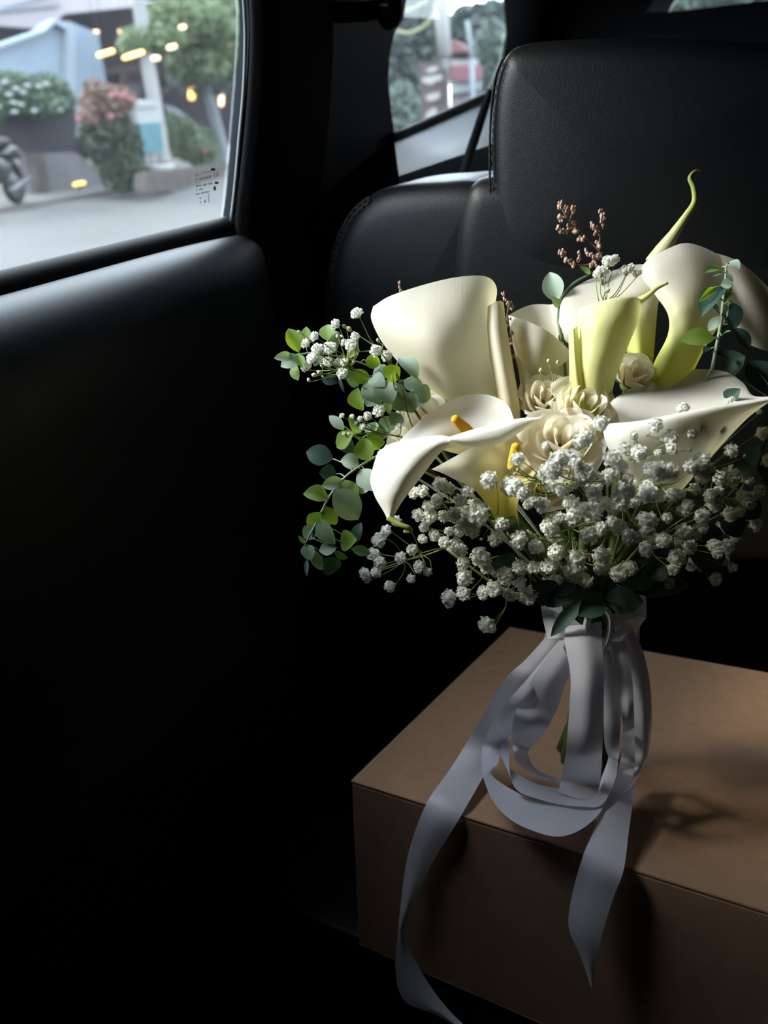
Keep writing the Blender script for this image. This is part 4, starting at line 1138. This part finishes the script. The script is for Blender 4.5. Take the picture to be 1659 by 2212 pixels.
# wrap round the neck
rows = []
nd = (NECK - CAM).dot(FW)
for t_, rr_, jit in ((0.034, 0.052, 1), (0.015, 0.047, .3), (0.0, 0.0455, 0), (-0.02, 0.046, .2), (-0.036, 0.049, .6)):
    row = []
    for i in range(16):
        a = 2 * math.pi * i / 16
        r_ = rr_ * (1 + 0.03 * math.sin(i * 2.3) * jit)
        row.append(NECK + RT * (math.cos(a) * r_) + FW.cross(RT).cross(AX).normalized() * 0 + Vector((-math.sin(YAW), math.cos(YAW), 0)) * (math.sin(a) * r_) + AX * (t_ + 0.010 * math.sin(i * 1.9 + 1) * jit))
    rows.append(row)
MB().grid(rows, 2, 3, True).build('wrap', M['ribbon'], rib)
# left tail
strip('tail', [(1186, 1368), (1135, 1425), (1090, 1469), (1024, 1579), (969, 1666), (920, 1738), (881, 1847), (865, 1957), (860, 2012), (854, 2094), (873, 2162), (940, 2192), (1010, 2235)],
      [(1232, 1385), (1185, 1445), (1150, 1490), (1092, 1590), (1049, 1669), (994, 1765), (931, 1869), (890, 1957), (870, 2012), (892, 2066), (931, 2132), (969, 2181), (1024, 2235)],
      [F + .02, F + .02, F + .025, .10, .03, .006, .014, .022, .022, .018, .022, .03, .04], 0.003)
# right tail
strip('tail', [(1318, 1385), (1332, 1470), (1344, 1557), (1342, 1634), (1314, 1716), (1281, 1798), (1260, 1847), (1238, 1924), (1228, 2001), (1254, 2066), (1276, 2130)],
      [(1352, 1385), (1366, 1470), (1370, 1557), (1373, 1634), (1370, 1705), (1358, 1798), (1347, 1880), (1325, 1940), (1298, 2028), (1288, 2080), (1279, 2128)],
      [F - .004, F - .012, F - .016, .085, .055, .03, .014, .022, .03, .03, .03], 0.002)
# big front loop
strip('loop', [(1212, 1378), (1140, 1465), (1085, 1530), (1046, 1600), (1040, 1650), (1047, 1690), (1070, 1738), (1105, 1772), (1150, 1794), (1199, 1807), (1243, 1798), (1285, 1768), (1312, 1725), (1336, 1640), (1341, 1560), (1338, 1480), (1312, 1420)],
      [(1238, 1390), (1175, 1480), (1128, 1545), (1092, 1605), (1075, 1650), (1062, 1672), (1085, 1693), (1120, 1713), (1160, 1729), (1199, 1736), (1243, 1736), (1284, 1730), (1296, 1690), (1316, 1630), (1322, 1560), (1318, 1490), (1296, 1425)],
      [F + .004, F - .0, F + .01, .085, .070, .060, .05, .045, .04, .04, .04, .045, .055, .09, F - .006, F - .006, F - .004], 0.002)
# inner loop left side and its bottom
strip('loop', [(1208, 1385), (1160, 1450), (1128, 1505), (1108, 1557), (1106, 1600), (1117, 1645), (1155, 1677), (1210, 1692)],
      [(1236, 1440), (1222, 1475), (1204, 1530), (1177, 1580), (1150, 1612), (1141, 1632), (1162, 1664), (1210, 1684)],
      [F - .006, F - .006, F + .004, F + .01, .08, .06, .045, .04], 0.003)
strip('loop', [(1086, 1585), (1082, 1634), (1106, 1664), (1155, 1691), (1205, 1703), (1255, 1712), (1292, 1712), (1310, 1660), (1322, 1580)],
      [(1104, 1590), (1100, 1660), (1116, 1706), (1166, 1727), (1210, 1738), (1255, 1742), (1300, 1738), (1330, 1680), (1338, 1600)],
      [.10, .075, .06, .05, .045, .05, .055, .085, F + .0], 0.001)
# wide panel hanging down the middle
strip('loop', [(1222, 1352), (1220, 1385), (1232, 1458), (1230, 1524), (1222, 1623), (1213, 1677), (1206, 1712)],
      [(1300, 1342), (1300, 1385), (1304, 1440), (1304, 1524), (1301, 1623), (1296, 1690), (1288, 1730)],
      [F - .002, F - .014, F - .022, F - .024, F - .016, .065, .05], 0.005)
# twisted strip right of it
strip('loop', [(1300, 1400), (1303, 1450), (1304, 1530), (1306, 1610), (1318, 1650), (1300, 1715)],
      [(1318, 1405), (1334, 1480), (1341, 1550), (1336, 1620), (1326, 1660), (1290, 1722)],
      [F - .008, F - .014, F - .014, F - .01, .085, .055], 0.002)
# right outer loop
strip('loop', [(1325, 1352), (1353, 1431), (1361, 1486), (1369, 1557), (1372, 1630), (1366, 1680), (1345, 1715)],
      [(1362, 1350), (1388, 1405), (1403, 1469), (1408, 1540), (1405, 1606), (1391, 1655), (1370, 1690)],
      [F + .012, F + .006, F + .006, F + .01, F + .02, .10, .07], 0.004)
# knot eye
ring = [(1282, 1400), (1268, 1368), (1272, 1335), (1296, 1316), (1316, 1332), (1316, 1370), (1302, 1412)]
rows = []
for (x, y), k in zip(ring, range(len(ring))):
    vx, vy = (x - 1294), (y - 1352)
    l_ = math.hypot(vx, vy)
    rows.append([P(x - vx / l_ * 8, y - vy / l_ * 8, F - .004), P(x, y, F - .013), P(x + vx / l_ * 9, y + vy / l_ * 9, F - .006)])
MB().grid(rows, 4, 6).build('knot', M['ribbon'], rib)
# short flared ends of the wrap at either side
strip('fold', [(1168, 1304), (1172, 1335), (1183, 1380)], [(1215, 1330), (1222, 1345), (1226, 1372)], [F + .035, F + .015, F + .006], .004)
strip('fold', [(1318, 1328), (1324, 1345), (1335, 1368)], [(1384, 1304), (1383, 1340), (1381, 1385)], [(F + .004, F + .04), (F + .002, F + .035), (F + .006, F + .035)], .004)

# ================================================================ OUTSIDE, LEFT SIDE OF THE STREET
o = MB().box((-1.75, 15, GROUND - 0.05), 15.1, 110, 0.1).build('road', M['road'], smooth=False); o['kind'] = 'structure'
o = MB().box((-24.3, 15, GROUND - 0.02), 30, 110, 0.16).build('pavement', M['pave'], smooth=False); o['kind'] = 'structure'
def px_prism(pts, X, t):
    return MB().prism([on_x(x, y, X) for x, y in pts], (-t, 0, 0))
def pxm_at(x, y, X):
    v = ray(x, y); return (X / v.x) / FPX
GZ = GROUND + 0.06
def foliage(name, blobs, n, size, m, parent, seed=1, flat=0.5):
    """leaves scattered through ellipsoids; blobs: (centre, (rx, ry, rz))"""
    rnd = random.Random(seed); mb = MB()
    vol = [r[0] * r[1] * r[2] for c, r in blobs]; tot = sum(vol)
    vs, fs = [], []
    for (c, r), v in zip(blobs, vol):
        for _ in range(max(20, int(n * v / tot))):
            while True:
                q_ = Vector((rnd.uniform(-1, 1), rnd.uniform(-1, 1), rnd.uniform(-1, 1)))
                if 0.25 < q_.length < 1: break
            p = c + Vector((q_.x * r[0], q_.y * r[1], q_.z * r[2]))
            a = Vector((rnd.gauss(0, 1), rnd.gauss(0, 1), rnd.gauss(0, 1) * flat)).normalized()
            b = a.orthogonal().normalized(); b = (b + a.cross(b) * rnd.uniform(-1, 1)).normalized()
            s = size * rnd.uniform(.6, 1.3); i = len(vs)
            vs += [p - a * s, p + b * s * .45, p + a * s, p - b * s * .45]
            fs.append([i, i + 1, i + 2, i + 3])
    mb.add(vs, fs)
    return mb.build(name, m, parent, smooth=False)

# pale blue building with its eave
bl = empty('pale_blue_building', on_x(60, 300, -11.4), 'pale blue building with slanted roof edge at far left beyond the road', 'building')
px_prism([(-120, 142), (0, 100), (95, 68), (118, 46), (150, 48), (150, 300), (-120, 300)], -11.2, 0.3).build('wall', M['bluewall'], bl, smooth=False)
px_prism([(150, 46), (212, 72), (232, 190), (228, 260), (150, 300)], -11.25, 0.3).build('side_wall', M['bluewall'], bl, smooth=False)
px_prism([(112, 46), (130, 42), (165, 62), (164, 300), (146, 300), (146, 66)], -11.05, 0.14).build('corner_post', M['bluepost'], bl, smooth=False)
px_prism([(-120, 136), (0, 96), (95, 64), (120, 40), (124, 48), (97, 70), (0, 104), (-120, 146)], -11.0, 0.15).build('roof_edge', M['bluepost'], bl, smooth=False)
px_prism([(-120, 48), (0, 56), (98, 63), (0, 104), (-120, 150)], -11.9, 0.3).build('roof', M['darkroof'], bl, smooth=False)
ev = empty('white_canopy', on_x(100, 20, -12.8), 'pinkish white canopy roof above the pale blue building', 'canopy')
px_prism([(-120, -90), (330, -90), (300, 14), (140, 30), (100, 62), (-120, 62)], -12.6, 0.3).build('fascia', M['eave'], ev, smooth=False)
for y0, y1 in ((8, 20), (-20, 38)):
    px_prism([(-120, y1 + 12), (135, y0), (135, y0 + 3), (-120, y1 + 16)], -12.5, 0.08).build('seam', M['bluepost'], ev, smooth=False)
# dark open-fronted shop
sh = empty('dark_shopfront', on_x(360, 410, -13.6), 'dark open-fronted shop with lamps behind the white pole', 'building')
px_prism([(120, 24), (300, 10), (620, -40), (640, 420), (100, 430)], -14.0, 0.3).build('back_wall', M['dark'], sh, smooth=False)
for pts in (((225, 150), (310, 140), (310, 150), (225, 162)), ((258, 160), (275, 158), (285, 260), (268, 262)), ((355, 160), (430, 150), (432, 158), (356, 170)), ((350, 200), (378, 175), (382, 181), (352, 208)), ((120, 18), (620, -52), (620, -38), (120, 32))):
    px_prism(pts, -13.6, 0.12).build('beam', M['shelf'], sh, smooth=False)
px_prism([(276, 178), (304, 180), (306, 240), (282, 240)], -13.5, 0.1).build('panel', M['greywall'], sh, smooth=False)
px_prism([(355, 225), (380, 232), (415, 260), (412, 275), (370, 262)], -13.5, 0.1).build('panel', M['palewall'], sh, smooth=False)
for x_, w_ in ((-9.03, .36), (-11.65, .40)):
    MB().box((x_, 12.2, 3.52), w_, 6.4, .05).build('lamp_rail', M['shelf'], sh, smooth=False)
for y_ in (9.2, 15.2):
    MB().box((-11.6, y_, 3.58), 5.6, .10, .08).build('lamp_rail', M['shelf'], sh, smooth=False)
# poles and trunks
def post(name, label, cat, pts, X, r, m, part='shaft'):
    ps = [on_x(x, y, X) for x, y in pts]
    t_ = empty(name, (ps[-1].x, ps[-1].y, GZ), label, cat)
    ps.append(Vector((ps[-1].x + (ps[-1].x - ps[-2].x) * .2, ps[-1].y + (ps[-1].y - ps[-2].y) * .2, GZ)))
    rr_ = [r * (0.8 + .25 * i / (len(ps) - 1)) for i in range(len(ps))]
    MB().tube(ps, rr_, 12, 3).build(part, m, t_)
    return t_, ps
post('utility_pole', 'thick white pole leaning beyond the road, behind the teal sign', 'pole', [(296, -60), (300, 0), (315, 110), (330, 200), (345, 300)], -9.6, .13, M['pole'])
tr, ps = post('street_tree', 'green tree with pale slanting trunk right of the white pole', 'tree', [(436, 120), (446, 180), (460, 240), (478, 310)], -10.0, .12, M['trunk'], 'trunk')
def ell(x, y, X, rx, ry, rz=None):
    k = pxm_at(x, y, X); return (on_x(x, y, X), ((rz or rx) * k, rx * k * .9, ry * k))
foliage('foliage', [ell(405, 45, -9.6, 105, 42), ell(330, 85, -9.6, 75, 32), ell(460, 95, -9.6, 80, 48), ell(430, 140, -9.7, 75, 32), ell(300, 100, -9.7, 50, 20), ell(470, 20, -9.6, 60, 30), ell(520, 110, -9.6, 60, 70)], 9000, .075, M['tree'], tr, 3)
foliage('inner_foliage', [ell(440, 170, -10.2, 80, 35), ell(480, 130, -10.4, 60, 60)], 1600, .075, M['far'], tr, 4)
# hedge at far left with pale blossoms
hd = empty('flowering_hedge', Vector((on_x(70, 230, -10.5).x, on_x(70, 230, -10.5).y, GZ)), 'clipped green hedge with pale blossoms above the grey wall at far left', 'hedge')
foliage('foliage', [ell(30, 195, -10.5, 60, 38), ell(100, 195, -10.5, 55, 34), ell(60, 225, -10.5, 90, 28), ell(135, 215, -10.5, 30, 28), ell(-40, 220, -10.5, 60, 60)], 6000, .055, M['hedge'], hd, 6)
rb = random.Random(3)
for x, y in ((35, 192), (60, 185), (85, 187), (50, 200), (30, 222), (45, 226), (32, 242), (130, 238), (100, 182), (10, 178), (20, 205), (75, 240), (-5, 230)):
    mb = MB(); k = pxm_at(x, y, -9.9)
    mb.ball(on_x(x, y, -9.9), (5 * k, 11 * k, 4.5 * k), 8, 5); mb.build('blossom', M['blossom'], hd)
t = empty('grey_wall', on_z(110, 420, GZ), 'dark grey garden wall under the flowering hedge', 'wall')
px_prism([(-60, 236), (165, 236), (162, 340), (-60, 350)], -10.6, .2).build('upper_wall', M['greywall'], t, smooth=False)
px_prism([(62, 335), (165, 330), (215, 372), (225, 420), (85, 425)], -10.2, .25).build('sloping_base', M['palewall'], t, smooth=False)
px_prism([(70, 335), (96, 333), (110, 420), (86, 424)], -10.0, .15).build('pier', M['stone'], t, smooth=False)
# red-leaved bush
bu = empty('red_tipped_bush', on_z(235, 418, GZ), 'tall bush with reddish top and pink blossoms left of the teal sign', 'bush')
foliage('foliage', [ell(250, 320, -8.9, 62, 80), ell(215, 290, -8.9, 48, 45), ell(265, 380, -8.8, 50, 38), ell(225, 265, -8.9, 55, 40)], 6000, .05, M['bush'], bu, 8)
foliage('red_foliage', [ell(222, 222, -8.8, 50, 38), ell(250, 215, -8.8, 45, 28), ell(205, 195, -8.9, 26, 26), ell(190, 250, -8.8, 28, 20)], 3000, .045, M['red'], bu, 9)
for x, y in ((250, 203), (262, 208), (275, 212), (286, 215), (240, 208), (170, 258), (240, 252), (268, 204)):
    k = pxm_at(x, y, -8.2); mb = MB(); mb.ball(on_x(x, y, -8.2), (4 * k, 9 * k, 6 * k), 8, 5); mb.build('blossom', M['pink'], bu)
# teal sign and white box
t = empty('teal_sign', on_z(330, 400, GZ), 'teal signboard standing at the foot of the white pole', 'sign')
px_prism([(302, 268), (346, 264), (354, 328), (310, 332)], -8.7, .08).build('board', M['teal'], t, smooth=False)
MB().tube([on_x(330, 325, -8.75), on_x(338, 385, -8.75)], .03, 8, 2).build('leg', M['pole'], t)
t = empty('white_meter_box', on_x(318, 250, -9.0), 'white box with flared lid fixed to the pole above the teal sign', 'box')
px_prism([(291, 232), (344, 228), (350, 262), (318, 270), (302, 282)], -9.32, .3).build('body', M['whitebox'], t, smooth=False)
px_prism([(284, 222), (330, 216), (344, 222), (340, 230), (292, 232)], -9.28, .35).build('lid', M['whitebox'], t, smooth=False)
# round white planters, stone kerb wall
def planter(x, y, rx, X, label):
    k = pxm_at(x, y, X); c = on_x(x, y, X)
    t_ = empty('round_planter', Vector((c.x, c.y, GZ)), label, 'planter')
    mb = MB()
    rows = []
    for r_, z in ((rx * .9, 4 * k / k), (rx, 0), (rx * .96, -8), (rx * .7, -20), (rx * .45, -36)):
        rows.append([c + Vector((math.cos(a) * r_ * k, math.sin(a) * r_ * k, z * k)) for a in [2 * math.pi * i / 14 for i in range(14)]])
    mb.grid(rows, 2, 2, True); mb.build('bowl', M['whitebox'], t_)
    mb = MB(); mb.tube([c + Vector((0, 0, -30 * k)), Vector((c.x, c.y, GZ))], rx * .45 * k, 14, 2); mb.build('foot', M['stone'], t_)
planter(340, 356, 36, -8.75, 'wide white planter bowl in front of the teal sign')
planter(478, 342, 40, -10.4, 'white planter bowl at the right, under the slanting trunk')
t = empty('stone_kerb', on_z(350, 412, GZ), 'low brown stone kerb wall under the white planters', 'kerb')
for i in range(8):
    x0 = 314 + i * 24
    px_prism([(x0, 376 - i * 3), (x0 + 23, 373 - i * 3), (x0 + 23, 414 - i), (x0, 415 - i)], -8.05 - .2 * i, .2).build('stone', M['stone'], t, smooth=False)
t = empty('green_shrub', on_z(410, 405, GZ), 'loose pale green shrub between the teal sign and the trunk', 'shrub')
foliage('foliage', [ell(395, 300, -10.0, 45, 45), ell(430, 325, -10.0, 45, 32), ell(380, 270, -10.1, 25, 25), ell(445, 300, -10.1, 20, 22)], 3000, .055, M['shrub'], t, 12)
k = pxm_at(443, 326, -9.6); mb = MB(); mb.ball(on_x(443, 326, -9.6), (5 * k, 6 * k, 6 * k), 8, 6); mb.build('blossom', M['pink'], t)

# motorcycle at far left
mc = on_z(38, 440, GZ)
t = empty('motorcycle', mc, 'dark motorcycle parked at far left by the grey wall', 'motorcycle')
def torus(c, R_, r_, ax):
    ax = ax.normalized(); e1 = ax.orthogonal().normalized(); e2 = ax.cross(e1)
    rows = [[c + (e1 * math.cos(b) + e2 * math.sin(b)) * (R_ + r_ * math.cos(a)) + ax * (r_ * math.sin(a)) for a in [2 * math.pi * i / 8 for i in range(8)]] for b in [2 * math.pi * j / 24 for j in range(25)]]
    return MB().grid(rows, 1, 1, True)
wax = Vector((0.92, 0.38, 0)); along = Vector((-0.38, 0.92, 0))
for s in (0, -1.25):
    c = mc + Vector((0, 0, .29)) + along * s
    w_ = torus(c, .235, .06, wax).build('wheel', M['tyre'], t)
    hb = MB(); hb.tube([c - wax * .06, c + wax * .06], .07, 10, 1)
    for j in range(5):
        a = j * 1.2566
        hb.tube([c, c + (along * math.cos(a) + Vector((0, 0, 1)) * math.sin(a)) * .21], .012, 5, 1)
    hb.build('rim', M['bikegrey'], w_)
ax3 = (along, wax, Vector((0, 0, 1)))
mb = MB(); mb.ball(mc + along * -.62 + Vector((0, 0, .48)), (.62, .15, .18), 14, 8, ax3); mb.ball(mc + along * .05 + Vector((0, 0, .66)), (.30, .12, .10), 12, 8, ax3); mb.build('body', M['bike'], t)
mb = MB(); mb.ball(mc + along * -.30 + Vector((0, 0, .80)), (.42, .14, .07), 14, 8, ax3); mb.build('seat', M['tyre'], t)
mb = MB(); mb.tube([mc + along * -1.25 + Vector((0, 0, .29)), mc + along * -1.02 + Vector((0, 0, 1.0))], .04, 8, 2); mb.build('fork', M['bikegrey'], t)
mb = MB(); mb.tube([mc + along * -1.0 + wax * -.34 + Vector((0, 0, 1.05)), mc + along * -1.02 + Vector((0, 0, 1.02)), mc + along * -1.0 + wax * .34 + Vector((0, 0, 1.05))], .02, 8, 3); mb.build('handlebar', M['bikegrey'], t)
mb = MB(); mb.ball(mc + along * .28 + Vector((0, 0, .62)), (.05, .10, .06), 10, 6, ax3); mb.build('tail_lamp', M['bikegrey'], t)
mb = MB(); mb.tube([mc + along * -.5 + wax * .18 + Vector((0, 0, .22)), mc + along * .1 + wax * .2 + Vector((0, 0, .32))], .045, 10, 2); mb.build('exhaust', M['bikegrey'], t)

# lamps in and before the shop; tilted ones drawn long as motion streaks
def lamp(x, y, X, L, w, ang, m, label):
    k = pxm_at(x, y, X); c = on_x(x, y, X)
    a = math.radians(ang); h = L / 2
    p0, p1 = on_x(x - h * math.cos(a), y + h * math.sin(a), X), on_x(x + h * math.cos(a), y - h * math.sin(a), X)
    t_ = empty('hanging_lamp', c, label, 'lamp', 'lit lamps of the dark shop')
    mb = MB(); mb.tube([p0, p0 + (p1 - p0) * .12, p0 + (p1 - p0) * .88, p1], [w * .3 * k, w / 2 * k, w / 2 * k, w * .3 * k], 10, 2); mb.build('tube', m, t_)
    mb = MB()
    if c.z < 0.3:
        mb.tube([c, Vector((c.x, c.y, GZ))], .02, 6, 1); mb.build('stand', M['dark'], t_)
    else:
        mb.tube([c, Vector((c.x, c.y, 3.5))], .004, 6, 1); mb.build('cord', M['dark'], t_)
lamp(228, 115, -8.9, 36, 9, 17, M['amber'], 'bright amber lamp streak left of the white pole')
lamp(288, 119, -8.9, 46, 9, 18, M['amber'], 'longer bright amber lamp streak crossing the white pole')
lamp(203, 71, -11.5, 18, 8, 10, M['warm'], 'small warm lamp above the pale blue building\'s corner')
lamp(266, 66, -11.5, 18, 8, 12, M['warm'], 'small warm lamp between the corner and the white pole, high up')
lamp(371, 102, -9.0, 17, 9, 15, M['warm'], 'small warm lamp right of the pole, inside the tree')
lamp(394, 59, -9.0, 11, 8, 10, M['warm'], 'highest warm lamp in the tree')
lamp(336, 126, -9.0, 14, 9, 5, M['warm'], 'warm lamp just right of the long amber streak')
lamp(499, 97, -9.2, 10, 8, 5, M['warm'], 'warm lamp at the window edge in the tree')
lamp(414, 197, -11.8, 38, 14, 88, M['amber'], 'upright amber lamp hanging between white pole and trunk')
lamp(478, 212, -11.8, 36, 10, 88, M['warm'], 'upright warm lamp right of the slanting trunk')
lamp(477, 169, -11.8, 9, 8, 0, M['warm'], 'tiny lamp above the upright one right of the trunk')
lamp(171, 397, -9.8, 24, 8, 12, M['amber'], 'low amber lamp by the pale sloping wall')
lamp(402, 400, -8.9, 22, 9, 12, M['warm'], 'low orange lamp on the kerb left of the glass print')

# ================================================================ OUTSIDE, SEEN THROUGH THE QUARTER AND REAR WINDOWS
def fpost(name, label, pts, Y, rads, mats, parts):
    ps = [on_y(x, y, Y) for x, y in pts]
    t_ = empty(name, (ps[-1].x, ps[-1].y, GZ), label, 'pole')
    for i, (m, pn) in enumerate(zip(mats, parts)):
        MB().tube([ps[i], ps[i + 1]], [rads[i][0] * Y / FPX, rads[i][1] * Y / FPX], 14, 2).build(pn, m, t_)
    return t_
YQ = 22.0
fpost('sleeved_pole', 'white sleeved pole through the quarter window, beside the brown sign', [(948, -40), (961, 122), (964, 250), (966, 330)], YQ, [(15, 13), (8, 8), (8, 8)], [M['pole'], M['palewall'], M['palewall']], ['sleeve', 'shaft', 'foot'])
fpost('lamp_post', 'thin pale lamp post in front of the red-roofed house', [(1009, 44), (1019, 128), (1024, 296)], 26.0, [(4, 5), (5, 5)], [M['paleblue'], M['paleblue']], ['shaft', 'foot'])
t = empty('brown_signboard', on_y(930, 300, YQ - .5), 'tall brown signboard with four white emblems through the quarter window', 'sign')
def yq_prism(pts, Y, th):
    return MB().prism([on_y(x, y, Y) for x, y in pts], (0, th, 0))
yq_prism([(906, 136), (952, 132), (958, 300), (912, 310)], YQ - .3, .15).build('board', M['signboard'], t, smooth=False)
yq_prism([(953, 150), (966, 148), (968, 300), (958, 300)], YQ - .25, .15).build('side_post', M['signboard'], t, smooth=False)
for pts in (((917, 155), (925, 147), (938, 143), (946, 146), (945, 152), (932, 158)), ((908, 175), (915, 167), (935, 163), (953, 161), (954, 172), (940, 177), (934, 183), (922, 182)),
            ((919, 209), (927, 203), (945, 200), (951, 204), (946, 214), (932, 219), (922, 217)), ((918, 248), (926, 240), (936, 232), (944, 240), (941, 248), (930, 255), (921, 256))):
    yq_prism(pts, YQ - .36, .05).build('emblem', M['signwhite'], t, smooth=False)
t = empty('red_roofed_house', on_y(1005, 240, 30), 'small house with red roof and red awning through the quarter window', 'house')
yq_prism([(971, 86), (990, 92), (1016, 112), (971, 113)], 29.5, .5).build('roof', M['redroof'], t, smooth=False)
yq_prism([(971, 113), (1016, 112), (1026, 140), (972, 142)], 30, .5).build('upper_wall', M['greywall'], t, smooth=False)
yq_prism([(972, 130), (1028, 127), (1030, 141), (973, 142)], 29.8, .2).build('balcony_rail', M['signwhite'], t, smooth=False)
yq_prism([(974, 142), (1034, 140), (1038, 165), (1034, 172), (975, 175)], 29.6, .3).build('awning', M['redband'], t, smooth=False)
yq_prism([(973, 178), (1033, 172), (1034, 192), (973, 204)], 29.8, .3).build('lower_wall', M['paleblue'], t, smooth=False)
yq_prism([(973, 204), (1034, 192), (1034, 260), (973, 260)], 30.0, .3).build('base_wall', M['palewall'], t, smooth=False)
def elly(x, y, Y, rx, ry):
    k = Y / FPX / ray(x, y).y * ray(x, y).dot(ray(x, y).normalized()) * .95
    return (on_y(x, y, Y), (rx * k, rx * k * .6, ry * k))
def ftree(label, blobs, Y, n, size, m, seed):
    bs = [elly(*b[:2], Y, *b[2:]) for b in blobs]
    c = bs[0][0]
    t_ = empty('distant_tree', Vector((c.x, c.y, GZ)), label, 'tree', 'trees behind the car')
    MB().tube([Vector((c.x, c.y, GZ)), c], .15, 8, 2).build('trunk', M['twig'], t_)
    foliage('foliage', bs, n, size, m, t_, seed)
ftree('dark blue-green tree left of the white sleeved pole', [(885, 90, 55, 70), (880, 170, 55, 60), (870, 10, 60, 50), (930, 60, 30, 60)], 25, 6240, 0.186, M['far'], 31)
ftree('pale bushes low at the left corner of the quarter window', [(868, 225, 30, 40), (900, 245, 35, 30), (885, 270, 50, 25), (850, 265, 30, 40)], 24, 3120, 0.136, M['far2'], 32)
ftree('grey-green tree behind the red-roofed house', [(1000, 70, 40, 36), (1050, 60, 45, 45), (1060, 130, 50, 50), (1010, 40, 30, 22), (1080, 40, 30, 30), (990, 130, 50, 40)], 34, 6240, 0.223, M['far'], 33)
ftree('paler green tree at the right of the quarter window', [(1060, 90, 28, 36), (1055, 170, 40, 45), (1075, 120, 35, 50)], 31, 2880, 0.186, M['far2'], 34)
ftree('tree seen through the rear window at the top right', [(1500, 2, 90, 16), (1600, -8, 100, 18), (1450, 10, 50, 14), (1700, -14, 60, 18)], 20, 5760, 0.124, M['far2'], 35)
t = empty('yellow_cable', on_y(890, 70, 18), 'looping yellow cable hung from the white sleeved pole', 'cable')
MB().tube([on_y(x, y, 18) for x, y in ((800, 58), (855, 67), (880, 72), (905, 64), (925, 48), (940, 30))], .035, 8, 5).build('lower_loop', M['cable'], t)
MB().tube([on_y(x, y, 18) for x, y in ((800, 30), (872, 24), (895, 17), (915, 6), (940, -14))], .03, 8, 5).build('upper_loop', M['cable'], t)
